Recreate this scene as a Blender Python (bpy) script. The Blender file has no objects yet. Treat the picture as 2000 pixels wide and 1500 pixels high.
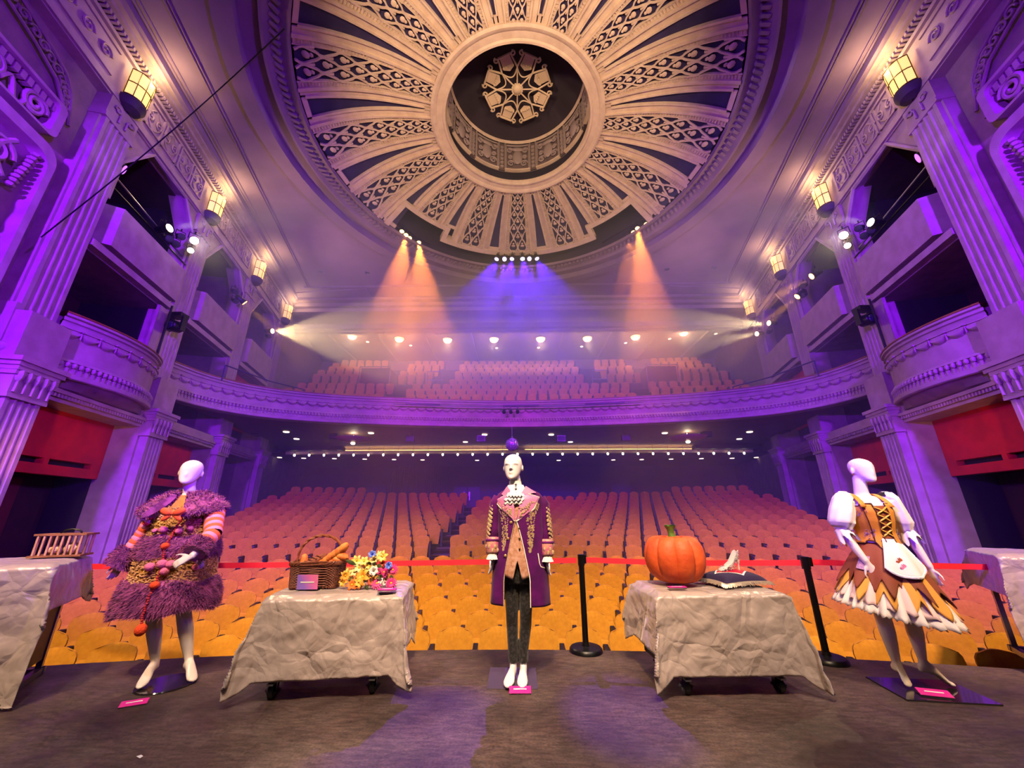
import bpy, math, random
from mathutils import Vector, Matrix, noise
from math import sin, cos, pi, radians as rad, sqrt, atan2
S = bpy.context.scene
COL = S.collection
random.seed(7)

# ------------------------------------------------------------------ camera
FPX, TH, YAW, ROLL, EYE = 745.0, rad(18.4), rad(0.8), rad(0.15), Vector((0, 0, 1.35))
_f = Vector((0, cos(TH), sin(TH))); _r = Vector((1, 0, 0)); _u = _r.cross(_f)
_r2 = _r * cos(ROLL) - _u * sin(ROLL); _u2 = _r * sin(ROLL) + _u * cos(ROLL)
_Z = Matrix.Rotation(YAW, 3, 'Z')
_R, _U, _F = _Z @ _r2, _Z @ _u2, _Z @ _f
cd = bpy.data.cameras.new('camera'); cam = bpy.data.objects.new('camera', cd); COL.objects.link(cam)
cd.sensor_fit = 'HORIZONTAL'; cd.sensor_width = 36.0; cd.lens = FPX / 2000 * 36; cd.clip_start = .05; cd.clip_end = 200
m = Matrix.Identity(4)
for i in range(3):
    m[i][0], m[i][1], m[i][2], m[i][3] = _R[i], _U[i], -_F[i], EYE[i]
cam.matrix_world = m
S.camera = cam

# ------------------------------------------------------------------ world, exposure, lights
def lin(c):
    if isinstance(c, str):
        c = [int(c[i:i + 2], 16) / 255 for i in (0, 2, 4)]
    return tuple((x / 12.92 if x <= .04045 else ((x + .055) / 1.055) ** 2.4) for x in c[:3])
w = bpy.data.worlds.new('ambient_fill'); S.world = w; w.use_nodes = True
w.node_tree.nodes['Background'].inputs[0].default_value = (.55, .36, .55, 1)
w.node_tree.nodes['Background'].inputs[1].default_value = .03  # dim mauve ambient added as an even base fill
S.view_settings.view_transform = 'Standard'; S.view_settings.look = 'None'
S.view_settings.gamma = 1.0; S.view_settings.use_curve_mapping = False
S.view_settings.exposure = 0.3
cy = S.cycles
cy.max_bounces = 4; cy.diffuse_bounces = 2; cy.adaptive_threshold = .06; cy.use_light_tree = False; cy.glossy_bounces = 2; cy.transmission_bounces = 4; cy.volume_bounces = 0
cy.transparent_max_bounces = 6; cy.caustics_reflective = False; cy.caustics_refractive = False
cy.sample_clamp_indirect = 4.0; cy.use_denoising = True
def look_at(o, p, t):
    d = (Vector(t) - Vector(p)).normalized()
    o.matrix_world = Matrix.Translation(p) @ d.to_track_quat('-Z', 'Y').to_matrix().to_4x4()
def spot(name, p, t, e, col, deg=40, blend=.4, r=.08):
    l = bpy.data.lights.new(name, 'SPOT'); l.energy = e; l.color = col; l.spot_size = rad(deg); l.spot_blend = blend; l.shadow_soft_size = r
    o = bpy.data.objects.new(name, l); COL.objects.link(o); look_at(o, p, t); return o
def point(name, p, e, col, r=.1):
    l = bpy.data.lights.new(name, 'POINT'); l.energy = e; l.color = col; l.shadow_soft_size = r
    o = bpy.data.objects.new(name, l); COL.objects.link(o); o.location = p; return o
def area(name, p, t, e, col, sx, sy, spread=180):
    l = bpy.data.lights.new(name, 'AREA'); l.shape = 'RECTANGLE'; l.size = sx; l.size_y = sy; l.energy = e; l.color = col; l.spread = rad(spread)
    o = bpy.data.objects.new(name, l); COL.objects.link(o); look_at(o, p, t); return o
PURPLE = (.18, .006, 1.0); VIOLET = (.16, .02, 1.0); AMBER = (1.0, .42, .08); WARM = (1.0, .74, .48); ROSE = (1.0, .45, .55)
# stage rig above and behind the visitor: warm white on the exhibits, and out over the stalls
for x, tx in ((-3.2, -2.9), (-1.1, -1.2), (1.4, 1.2), (3.6, 3.1)):
    spot('stage_rig_light', (x, .2, 6.4), (tx, 3.9, .7), 560, (1.0, .86, .78), 58, .7, .12)
for x in (-4.0, 0.0, 4.0):
    spot('stage_rig_flood', (x, -1.0, 7.4), (x * 1.5, 9.0, -1.0), 3700, (1.0, .64, .30), 58, .8, .25)
# purple floods on the proscenium booms; the dome spots are added fill
for s in (-1, 1):
    spot('boom_flood', (s * 5.2, -2.5, 7.2), (s * 8.6, 12.5, 4.6), 15000, PURPLE, 66, .6, .3)
    spot('boom_flood', (s * 5.6, -2.0, 5.6), (-s * 9.9, 9.0, 6.2), 13000, PURPLE, 58, .7, .3)
    spot('boom_flood', (s * 6.6, -1.0, 2.4), (s * 10.4, 11.0, 2.4), 3000, PURPLE, 34, .8, .2)
    spot('boom_flood', (s * 3.0, -1.5, 7.5), (s * 2.5, 16.0, 5.4), 10500, (.44, .015, .95), 28, .8, .3)
    spot('dome_fill', (s * 3.0, .5, 7.0), (s * .6, 9.6, 13.4), 1750, (1.0, .68, .52), 60, .5, .3)
for s in (-1, 1):
    spot('panel_fill', (s * 6.5, 4.0, 1.0), (s * 10.2, 8.6, 3.1), 520, (1.0, .34, .26), 20, .9, .12)  # added warm-red fill to brighten the red panels
    for y in (9.2, 13.0): spot('ceiling_fill', (s * 9.4, y, 9.2), (s * 4.5, y + 3.5, 12.6), 480, (1.0, .62, .54), 110, .9, .3)  # added rose fill that lifts the ceiling, not a house fixture
spot('dome_fill', (0, .5, 6.5), (0, 7.6, 13.4), 1700, (1.0, .70, .38), 60, .6, .3)  # one more added fill spot, warming the dome

# ------------------------------------------------------------------ mesh helper
ORG = {}
class MB:
    def __init__(s): s.v = []; s.f = []; s.m = []; s.mi = 0
    def add(s, vs, fs):
        o = len(s.v); s.v += [tuple(p) for p in vs]
        for f in fs: s.f.append(tuple(o + i for i in f)); s.m.append(s.mi)
        return s
    def box(s, c, d, rz=0, mat=None):
        x, y, z = [q / 2 for q in d]
        P = [Vector((i * x, j * y, k * z)) for k in (-1, 1) for j in (-1, 1) for i in (-1, 1)]
        R = mat if mat is not None else Matrix.Rotation(rz, 3, 'Z')
        return s.add([R @ p + Vector(c) for p in P], [(0, 2, 3, 1), (4, 5, 7, 6), (0, 1, 5, 4), (2, 6, 7, 3), (0, 4, 6, 2), (1, 3, 7, 5)])
    def hexa(s, P):  # 8 corners: bottom 4 loop, top 4 loop
        return s.add(P, [(3, 2, 1, 0), (4, 5, 6, 7), (0, 1, 5, 4), (1, 2, 6, 5), (2, 3, 7, 6), (3, 0, 4, 7)])
    def rings(s, R, closed=True, cap0=True, cap1=True, loop=False):
        n = len(R[0]); vs = [p for r in R for p in r]; fs = []
        m = len(R)
        for i in range(m if loop else m - 1):
            a, b = i * n, ((i + 1) % m) * n
            for j in range(n if closed else n - 1):
                k = (j + 1) % n; fs.append((a + j, a + k, b + k, b + j))
        if closed and not loop:
            if cap0: fs.append(tuple(range(n - 1, -1, -1)))
            if cap1: fs.append(tuple((m - 1) * n + j for j in range(n)))
        return s.add(vs, fs)
    def tube(s, path, r, n=8, caps=True, loop=False, sq=None):
        P = [Vector(p) for p in path]; m = len(P); R = []; up = None
        for i, p in enumerate(P):
            a = P[(i - 1) % m] if (loop or i > 0) else p; b = P[(i + 1) % m] if (loop or i < m - 1) else p
            t = (b - a); t = t.normalized() if t.length > 1e-9 else Vector((0, 0, 1))
            if up is None: up = t.orthogonal().normalized()
            up = (up - t * up.dot(t)); up = up.normalized() if up.length > 1e-6 else t.orthogonal().normalized()
            w = t.cross(up); rr = r[i] if isinstance(r, list) else r
            rx, ry = rr if isinstance(rr, (list, tuple)) else (rr, rr)
            R.append([p + up * (cos(2 * pi * j / n) * rx) + w * (sin(2 * pi * j / n) * ry) for j in range(n)])
        return s.rings(R, True, caps, caps, loop)
    def cyl(s, a, b, r0, r1=None, n=12, caps=True): return s.tube([a, b], [r0, r0 if r1 is None else r1], n, caps)
    def lathe(s, prof, n=24, c=(0, 0, 0), rot=None, a0=0, a1=2 * pi):
        full = abs(a1 - a0 - 2 * pi) < 1e-6; c = Vector(c); R = []
        for k in range(n if full else n + 1):
            a = a0 + (a1 - a0) * k / n
            q = [Vector((r * cos(a), r * sin(a), z)) for r, z in prof]
            R.append([(rot @ p if rot is not None else p) + c for p in q])
        return s.rings(R, False, loop=full)
    def ell(s, c, r, nu=12, nv=8, rot=None):
        c = Vector(c); vs = []; fs = []
        for i in range(nv + 1):
            t = pi * i / nv
            for j in range(nu):
                a = 2 * pi * j / nu; p = Vector((r[0] * sin(t) * cos(a), r[1] * sin(t) * sin(a), r[2] * cos(t)))
                vs.append((rot @ p if rot is not None else p) + c)
        for i in range(nv):
            for j in range(nu):
                k = (j + 1) % nu; fs.append((i * nu + j, (i + 1) * nu + j, (i + 1) * nu + k, i * nu + k))
        return s.add(vs, fs)
    def grid(s, fn, nu, nv, cu=False):
        vs = [fn(i / nu, j / nv) for i in range(nu if cu else nu + 1) for j in range(nv + 1)]; fs = []; w = nv + 1
        N = nu if cu else nu + 1
        for i in range(nu):
            a, b = i * w, ((i + 1) % N) * w
            for j in range(nv): fs.append((a + j, b + j, b + j + 1, a + j + 1))
        return s.add(vs, fs)
    def prism(s, pts, fn0, fn1):  # polygon swept between two maps
        n = len(pts); vs = [fn0(*p) for p in pts] + [fn1(*p) for p in pts]
        return s.add(vs, [tuple(range(n - 1, -1, -1)), tuple(range(n, 2 * n))] + [(i, (i + 1) % n, n + (i + 1) % n, n + i) for i in range(n)])
    def build(s, name, mats, parent=None, org=None, smooth=35, **pr):
        if org is None: org = ORG.get(parent.name, (0, 0, 0)) if parent is not None else (0, 0, 0)
        me = bpy.data.meshes.new(name)
        ox, oy, oz = org
        me.from_pydata([(x - ox, y - oy, z - oz) for x, y, z in s.v], [], s.f)
        mats = mats if isinstance(mats, (list, tuple)) else [mats]
        for q in mats: me.materials.append(q)
        if len(mats) > 1: me.polygons.foreach_set('material_index', s.m)
        if smooth:
            me.polygons.foreach_set('use_smooth', [True] * len(me.polygons))
            if smooth < 180: me.set_sharp_from_angle(angle=rad(smooth))
        me.update()
        o = bpy.data.objects.new(name, me); COL.objects.link(o)
        if parent is not None:
            o.parent = parent
        else: o.location = org
        ORG[o.name] = tuple(org)
        return props(o, **pr)
def props(o, label=None, category=None, group=None, kind=None):
    for k, v in (('label', label), ('category', category), ('group', group), ('kind', kind)):
        if v: o[k] = v
    return o
def empty(name, loc=(0, 0, 0), parent=None, **pr):
    o = bpy.data.objects.new(name, None); COL.objects.link(o); o.empty_display_size = .1
    if parent is None: o.location = loc
    else:
        o.parent = parent; q = ORG.get(parent.name, (0, 0, 0)); o.location = [loc[i] - q[i] for i in range(3)]
    ORG[o.name] = tuple(loc); return props(o, **pr)
def copy_tree(o, parent=None, loc=None, rot=None):
    c = o.copy(); COL.objects.link(c); c.parent = parent
    if loc is not None: c.location = loc
    if rot is not None: c.rotation_euler = rot
    for ch in list(o.children): copy_tree(ch, c)
    return c

# ------------------------------------------------------------------ materials
MATS = {}
def mat(name, col, rough=.6, metal=0, col2=None, scale=8, detail=4, bump=0, bscale=None, sheen=0, emit=0, ecol=None, trans=0, coat=0, stretch=None, contrast=(.35, .65), spec=None, voro=False, edist=.02):
    if name in MATS: return MATS[name]
    M = bpy.data.materials.new(name); M.use_nodes = True; N = M.node_tree.nodes; L = M.node_tree.links; b = N['Principled BSDF']
    c = lin(col) if isinstance(col, str) else col
    b.inputs['Base Color'].default_value = (*c, 1); b.inputs['Roughness'].default_value = rough; b.inputs['Metallic'].default_value = metal
    if spec is not None: b.inputs['Specular IOR Level'].default_value = spec
    if sheen: b.inputs['Sheen Weight'].default_value = sheen; b.inputs['Sheen Roughness'].default_value = .4
    if coat: b.inputs['Coat Weight'].default_value = coat
    if trans: b.inputs['Transmission Weight'].default_value = trans
    if emit:
        b.inputs['Emission Color'].default_value = (*(lin(ecol) if isinstance(ecol, str) else (ecol or c)), 1); b.inputs['Emission Strength'].default_value = emit
    if col2 is not None or bump:
        tc = N.new('ShaderNodeTexCoord'); mp = N.new('ShaderNodeMapping'); L.new(tc.outputs['Object'], mp.inputs[0])
        if stretch: mp.inputs['Scale'].default_value = stretch
    if col2 is not None:
        if voro:
            t = N.new('ShaderNodeTexVoronoi'); t.inputs['Scale'].default_value = scale; o = t.outputs['Distance']
        else:
            t = N.new('ShaderNodeTexNoise'); t.inputs['Scale'].default_value = scale; t.inputs['Detail'].default_value = detail; o = t.outputs[0]
        L.new(mp.outputs[0], t.inputs['Vector'])
        r = N.new('ShaderNodeValToRGB'); L.new(o, r.inputs[0]); L.new(r.outputs[0], b.inputs['Base Color'])
        r.color_ramp.elements[0].position = contrast[0]; r.color_ramp.elements[1].position = contrast[1]
        r.color_ramp.elements[0].color = (*c, 1); r.color_ramp.elements[1].color = (*(lin(col2) if isinstance(col2, str) else col2), 1)
    if bump:
        t = N.new('ShaderNodeTexNoise'); t.inputs['Scale'].default_value = bscale or scale * 4; t.inputs['Detail'].default_value = 5; L.new(mp.outputs[0], t.inputs['Vector'])
        k = N.new('ShaderNodeBump'); k.inputs['Strength'].default_value = bump; k.inputs['Distance'].default_value = edist; L.new(t.outputs[0], k.inputs['Height']); L.new(k.outputs[0], b.inputs['Normal'])
    MATS[name] = M; return M
def glow(name, col, e, sample=False):
    M = mat(name, col, .5, emit=e, ecol=col)
    if not sample: M.cycles.emission_sampling = 'NONE'
    return M
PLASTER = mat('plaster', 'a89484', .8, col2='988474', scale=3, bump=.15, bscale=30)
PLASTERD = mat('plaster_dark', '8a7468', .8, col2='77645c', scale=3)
CEIL = mat('ceiling_paint', '8e767e', .85, col2='826c74', scale=1.2)
DOMEM = mat('dome_plaster', 'd8bfa2', .75, col2='c9ae93', scale=4)
BLUE = mat('dome_blue', '2c2348', .8, col2='332a52', scale=3)
BLACK = mat('black_paint', '121014', .55)
BLACKM = mat('black_metal', '0c0c0e', .35, metal=.4)
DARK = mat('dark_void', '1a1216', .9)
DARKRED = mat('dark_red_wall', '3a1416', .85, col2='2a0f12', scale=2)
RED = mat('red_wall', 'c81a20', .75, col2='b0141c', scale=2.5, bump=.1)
WOODRAIL = mat('wood_rail', '8a4a24', .5, col2='6e3818', scale=6, stretch=(1, 8, 8))
STEEL = mat('steel', '8a8a90', .3, metal=.9)
SEATM = mat('mustard_velour', 'c98a1e', .85, col2='bb7d18', scale=20, sheen=.1, bump=.1, bscale=200)
SEATD = mat('seat_frame_black', '141014', .5)
WHITE = mat('white_card', 'e8e2e4', .6)
# ================================================================== the house: side walls
A0, KW = 8.05, .245
LW = sqrt(1 + KW * KW)
def Wp(s, u, o, z): return (s * (A0 + KW * u) - s * o / LW, u + KW * o / LW, z)
def wbox(mb, s, u0, u1, o0, o1, z0, z1):
    return mb.hexa([Wp(s, u0, o0, z0), Wp(s, u1, o0, z0), Wp(s, u1, o1, z0), Wp(s, u0, o1, z0), Wp(s, u0, o0, z1), Wp(s, u1, o0, z1), Wp(s, u1, o1, z1), Wp(s, u0, o1, z1)])
UC = [6.68, 10.48, 14.22, 17.95]
FLOORZ = -1.03
def fluted(u, hw, o0, o1, n=4, dep=.045):
    pts = [(u - hw, o0)]
    w = 2 * hw; e = w * .1; g = (w - 2 * e) / n
    pts.append((u - hw, o1)); x = u - hw + e
    for k in range(n):
        a, b = x + g * k, x + g * (k + 1)
        pts += [(a + g * .1, o1)] + [(a + g * (.1 + .8 * t), o1 - dep * sin(pi * t)) for t in (.2, .5, .8)] + [(b - g * .1, o1)]
    pts += [(u + hw, o1), (u + hw, o0)]
    return pts
def scroll(c, r, turns, n, flip=1):
    return [(c[0] + flip * r * (1 - t * .82) * cos(turns * 2 * pi * t), c[1] + r * (1 - t * .82) * sin(turns * 2 * pi * t)) for t in [i / n for i in range(n + 1)]]
def side_wall(s):
    wl = empty('wall_left' if s < 0 else 'wall_right', kind='structure', category='wall',
               label='plaster side wall with boxes and fluted pilasters behind the ' + ('fur-coat mannequin' if s < 0 else 'milkmaid-dress mannequin'))
    def B(mb, name, m, par=wl, **k): return mb.build(name, m, par, **k)
    # backing behind the boxes
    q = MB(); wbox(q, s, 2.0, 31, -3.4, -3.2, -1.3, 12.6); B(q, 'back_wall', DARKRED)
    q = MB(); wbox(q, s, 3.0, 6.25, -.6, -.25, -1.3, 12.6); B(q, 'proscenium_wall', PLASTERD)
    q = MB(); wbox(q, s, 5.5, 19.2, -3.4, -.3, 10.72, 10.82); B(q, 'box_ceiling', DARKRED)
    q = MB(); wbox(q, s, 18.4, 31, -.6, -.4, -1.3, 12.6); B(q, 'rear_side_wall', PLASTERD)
    for i, u in enumerate(UC):
        p = empty('pilaster', Wp(s, u, 0, FLOORZ), wl)
        q = MB(); wbox(q, s, u - .38, u + .42, -.5, .2, -1.3, 4.08); wbox(q, s, u - .43, u + .43, -.5, .36, 4.08, 5.0); wbox(q, s, u - .42, u + .42, -.5, -.02, 5.0, 10.1)
        B(q, 'pier', PLASTER, p)
        q = MB(); q.prism(fluted(u + .02, .33, .15, .40), lambda a, b: Wp(s, a, b, -1.0), lambda a, b: Wp(s, a, b, 3.45)); B(q, 'fluted_shaft', PLASTER, p)
        q = MB(); q.prism(fluted(u, .37, -.1, .08), lambda a, b: Wp(s, a, b, 5.0), lambda a, b: Wp(s, a, b, 10.1)); B(q, 'fluted_shaft', PLASTER, p)
        q = MB(); wbox(q, s, u - .37, u + .41, .1, .45, 3.33, 3.39)
        for k, (g, z0, z1) in enumerate(((.42, 3.39, 3.75), (.46, 3.75, 3.83), (.50, 3.91, 3.99), (.54, 3.99, 4.08))): wbox(q, s, u - g + .05, u + g - .01, .1, .02 + g, z0, z1)
        for k in range(5):
            a = u - .32 + .16 * k
            q.ell(Wp(s, a + .02, .46, 3.75), (.07, .07, .13), 8, 6); q.tube([Wp(s, a + .02, .46, 3.43), Wp(s, a + .02, .47, 3.73)], .025, 6)
        wbox(q, s, u - .42, u + .42, .0, .5, 3.83, 3.93)
        B(q, 'capital', PLASTER, p)
        q = MB(); wbox(q, s, u - .44, u + .44, -.5, .1, 10.1, 10.2); wbox(q, s, u - .42, u + .42, -.5, .06, 10.2, 10.75)
        for k in (-1, 1):
            q.tube([Wp(s, u + k * .2 + a, .1, z) for a, z in [(-k * .1, 10.25), (-k * .1, 10.5)] + scroll((k * -.0, 10.52), .1, 1.2, 12, k)], .022, 6)
        B(q, 'upper_capital', PLASTER, p)
    cols = UC + [21.7]
    # entablature, frieze and cornice over the arches
    q = MB(); wbox(q, s, 3.0, 19.2, -.6, .0, 10.75, 12.05); B(q, 'entablature', PLASTER)
    q = MB(); wbox(q, s, 3.0, 19.2, -.1, .08, 12.0, 12.1); wbox(q, s, 3.0, 19.2, -.1, .30, 12.22, 12.32); wbox(q, s, 3.0, 19.2, -.1, .42, 12.32, 12.42); wbox(q, s, 3.0, 19.2, -.1, .06, 10.78, 10.9); B(q, 'cornice', PLASTER)
    q = MB()
    for k in range(150): wbox(q, s, 3.1 + k * .107, 3.16 + k * .107, 0, .2, 12.12, 12.21)
    B(q, 'dentil_course', PLASTER, kind='stuff')
    for i in range(4):
        u0 = cols[i] + .42; u1 = cols[i + 1] - .42
        if i < 3 or True:
            n = 4 if i < 3 else 1
            for k in range(n):
                a = u0 + .1 + (u1 - u0 - .2) * k / n; b = u0 + .1 + (u1 - u0 - .2) * (k + 1) / n - .08
                if b > 19.2: continue
                f = empty('frieze_panel', Wp(s, a, 0, 11.1), wl)
                q = MB()
                for (x0, x1, z0, z1) in ((a, b, 11.12, 11.16), (a, b, 11.86, 11.9), (a, a + .04, 11.12, 11.9), (b - .04, b, 11.12, 11.9)): wbox(q, s, x0, x1, 0, .05, z0, z1)
                B(q, 'frame', PLASTER, f)
                q = MB(); c = (a + b) / 2
                for e in (-1, 1):
                    q.tube([Wp(s, c + e * .18 + x - 0, .02, z) for x, z in scroll((0, 11.5), .15, 1.5, 18, e)], .025, 5)
                    q.tube([Wp(s, c + e * (.05 + .2 * sin(pi * t)), .02, 11.2 + .6 * t) for t in [j / 8 for j in range(9)]], .02, 5)
                B(q, 'scroll_relief', PLASTER, f)
    q = MB(); wbox(q, s, 4.0, 6.1, 0, .04, 11.12, 11.18); wbox(q, s, 4.0, 6.1, 0, .04, 11.84, 11.9)
    for k in range(4):
        q.tube([Wp(s, 4.3 + k * .5 + x, .02, z) for x, z in scroll((0, 11.5), .17, 1.5, 18, 1)], .025, 5)
    B(q, 'scroll_frieze', PLASTER)
    # bays
    for i in range(3):
        u0 = cols[i] + .42; u1 = cols[i + 1] - .42
        q = MB()   # chamfered spandrels and arch head
        for pts in ([(u0, 9.6), (u0, 10.75), (u0 + .75, 10.75)], [(u1, 9.95), (u1, 10.75), (u1 - .7, 10.75)]):
            q.prism(pts, lambda a, z: Wp(s, a, -.5, z), lambda a, z: Wp(s, a, -.05, z))
        B(q, 'arch_spandrel', PLASTER)
        q = MB(); q.tube([Wp(s, a, -.02, z) for a, z in [(u0 + .02, 8.5), (u0 + .02, 9.62), (u0 + .75, 10.7), (u1 - .7, 10.7), (u1 - .02, 9.97), (u1 - .02, 8.5)]], (.07, .05), 6); B(q, 'arch_moulding', PLASTER)
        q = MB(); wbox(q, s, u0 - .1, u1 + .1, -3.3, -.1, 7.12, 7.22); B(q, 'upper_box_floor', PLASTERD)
        p = empty('parapet_panel', Wp(s, u0, 0, 7.2), wl)
        q = MB(); q.prism([(u0, -.4), (u0 + .2, -.3), (u0 + .36, .16), (u1 - .05, .16), (u1, -.4)], lambda a, b: Wp(s, a, b, 7.42), lambda a, b: Wp(s, a, b, 8.5)); B(q, 'panel', PLASTER, p)
        q = MB(); wbox(q, s, u0, u1, -.5, .1, 7.15, 7.32); B(q, 'lower_trim', PLASTER, p)
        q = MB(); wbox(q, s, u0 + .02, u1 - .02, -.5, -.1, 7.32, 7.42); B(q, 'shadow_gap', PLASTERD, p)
        # ceiling of the box and its back partitions
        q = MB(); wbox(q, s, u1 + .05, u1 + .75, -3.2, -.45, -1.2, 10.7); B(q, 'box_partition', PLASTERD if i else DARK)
        # ground storey
        if i < 2:
            p = empty('red_panel', Wp(s, u0, -.4, 2.15), wl)
            um = (u0 + u1) / 2; q = MB()
            for (a, b, z0, z1) in ((u0 - .1, u1 + .1, 2.5, 3.95), (u0 - .1, u1 + .1, 2.15, 2.37), (u0 - .1, u0 + .1, 2.37, 2.5), (um - .06, um + .06, 2.37, 2.5), (u1 - .25, u1 + .1, 2.37, 2.5)): wbox(q, s, a, b, -.62, -.4, z0, z1)
            B(q, 'red_wall', RED, p)
            for a, b in ((u0 + .1, um - .06), (um + .06, u1 - .25)):
                q = MB(); wbox(q, s, a, b, -.9, -.56, 2.33, 2.54); B(q, 'vent_slot', BLACK, p)
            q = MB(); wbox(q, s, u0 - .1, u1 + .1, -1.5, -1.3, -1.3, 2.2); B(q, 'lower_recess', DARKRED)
            for a, b in ((u0 + .5, u0 + .95), (u0 + 1.6, u0 + 2.1)):
                q = MB(); wbox(q, s, a, b, -1.32, -1.2, -1.2, 2.1); B(q, 'recess_post', mat('recess_red', '5a1a18', .8))
        q = MB(); wbox(q, s, u0 - .1, u1 + .1, -1.5, .22, 3.80, 4.0); wbox(q, s, u0 - .05, u1 + .05, -.4, .30, 3.72, 3.80); wbox(q, s, u0 - .05, u1 + .05, -.4, .20, 3.56, 3.64); B(q, 'ground_entablature', PLASTER)
        q = MB()
        for k in range(36):
            a = u0 + (u1 - u0) * (k + .2) / 36; wbox(q, s, a, a + .045, .1, .27, 3.64, 3.72)
        B(q, 'dentil_course', PLASTER, kind='stuff')
    q = MB(); wbox(q, s, 15.0, 17.5, -.55, -.45, 4.8, 7.1); B(q, 'red_side_wall', RED)
    box_front(s, wl)
    organ_screen(s, wl)
    return wl
# scallop swag shared by every balcony front, local frame: x along, y out, z up, 1 wide
def swag_mesh():
    q = MB()
    def fn(a, b):
        x = (a - .5) * 1.04; e = sqrt(max(0, 1 - (2 * abs(a - .5)) ** 2.2))
        top = .12 - .22 * e * .35; bot = .02 - .62 * e
        z = top + (bot - top) * b
        return (x, .10 * sin(pi * (.15 + .8 * b)) * (.35 + .65 * e) + .025 * cos(b * 9), z)
    q.grid(fn, 12, 6); q.tube([fn(i / 12, 1) for i in range(13)], .035, 5); q.tube([fn(i / 12, 0) for i in range(13)], .04, 5)
    q.ell((-.5, .06, .1), (.07, .07, .09), 6, 5); q.tube([(-.5, .05, 0), (-.5, .05, -.35), (-.47, .05, -.5)], [.03, .045, .01], 5)
    return q
SWAG = None
def place_swags(parent, pts, ow, zc, w):
    global SWAG
    if SWAG is None:
        o = swag_mesh().build('swag', PLASTER); SWAG = o.data; bpy.data.objects.remove(o)
    g = ORG[parent.name]
    for (p, t, nrm) in pts:
        o = bpy.data.objects.new('swag', SWAG); COL.objects.link(o); o.parent = parent
        X = Vector((t[0], t[1], 0)).normalized(); Yv = Vector((nrm[0], nrm[1], 0)).normalized(); Zv = Vector((0, 0, 1))
        M = Matrix(((X.x * w, Yv.x * .8, 0, p[0] + Yv.x * ow - g[0]), (X.y * w, Yv.y * .8, 0, p[1] + Yv.y * ow - g[1]), (0, 0, w * .85, zc - g[2]), (0, 0, 0, 1)))
        o.matrix_local = M
def sweep(path, prof):
    """path: [(x,y,nx,ny)], prof: [(out,z)] -> rings"""
    return [[(x + nx * d, y + ny * d, z) for d, z in prof] for x, y, nx, ny in path]
PAR_PROF = lambda zt, zb: [(-.30, zt - .02), (-.28, zt + .03), (.04, zt + .03), (.06, zt), (.06, zt - .04), (.0, zt - .06), (.0, zt - .12), (.035, zt - .14), (.0, zt - .16), (-.02, zt - .2), (-.02, zb + .44), (.03, zb + .42), (.06, zb + .36), (.02, zb + .34), (.02, zb + .22), (.05, zb + .20), (.07, zb + .12), (.10, zb + .10), (.10, zb + .02), (.07, zb), (-.30, zb), (-.30, zt - .02)]
def parapet(par, path, zt, zb, nsw, wsw, nbead, beadparts, tag=''):
    q = MB(); q.rings(sweep(path, PAR_PROF(zt, zb)), False); q.build('parapet', PLASTER, par, smooth=30)
    q = MB(); q.rings(sweep(path, [(-.32, zt + .02), (-.30, zt + .07), (.03, zt + .07), (.07, zt + .05), (.07, zt + .02), (-.32, zt + .02)]), False); q.build('wooden_handrail', WOODRAIL, par)
    # arclength sampling
    L = [0]
    for a, b in zip(path, path[1:]): L.append(L[-1] + math.hypot(b[0] - a[0], b[1] - a[1]))
    def at(d):
        for i in range(len(L) - 1):
            if d <= L[i + 1] or i == len(L) - 2:
                t = (d - L[i]) / max(1e-9, L[i + 1] - L[i]); a, b = path[i], path[i + 1]
                return [a[k] + (b[k] - a[k]) * t for k in range(4)], (b[0] - a[0], b[1] - a[1])
    pts = []
    for k in range(nsw):
        p, t = at(L[-1] * (k + .5) / nsw); pts.append(((p[0], p[1]), t, (p[2], p[3])))
    place_swags(par, pts, -.03, zt - .32, L[-1] / nsw)
    bead = None; q = MB()
    for k in range(nbead):
        p, t = at(L[-1] * (k + .5) / nbead); r = min(.05, L[-1] / nbead * .42)
        c = (p[0] + p[2] * .05, p[1] + p[3] * .05, zb + .30)
        if beadparts:
            if bead is None:
                b = MB(); b.ell((0, 0, 0), (r, r, r * 1.25), 8, 6); b.box((0, 0, -.13), (r * 1.2, r, .12)); o = b.build('bead', PLASTER, par, org=(0, 0, 0)); bead = o.data
            else:
                o = bpy.data.objects.new('bead', bead); COL.objects.link(o); o.parent = par
            g = ORG[par.name]; o.location = [c[i] - g[i] for i in range(3)]; o.rotation_euler = (0, 0, atan2(p[3], p[2]))
        else:
            q.ell(c, (r, r, r * 1.3), 6, 4); q.box((c[0], c[1], c[2] - .13), (r * 1.2, r * 1.2, .1), rz=atan2(p[3], p[2]))
    if not beadparts: q.build('bead_course', PLASTER, par, kind='stuff')
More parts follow.
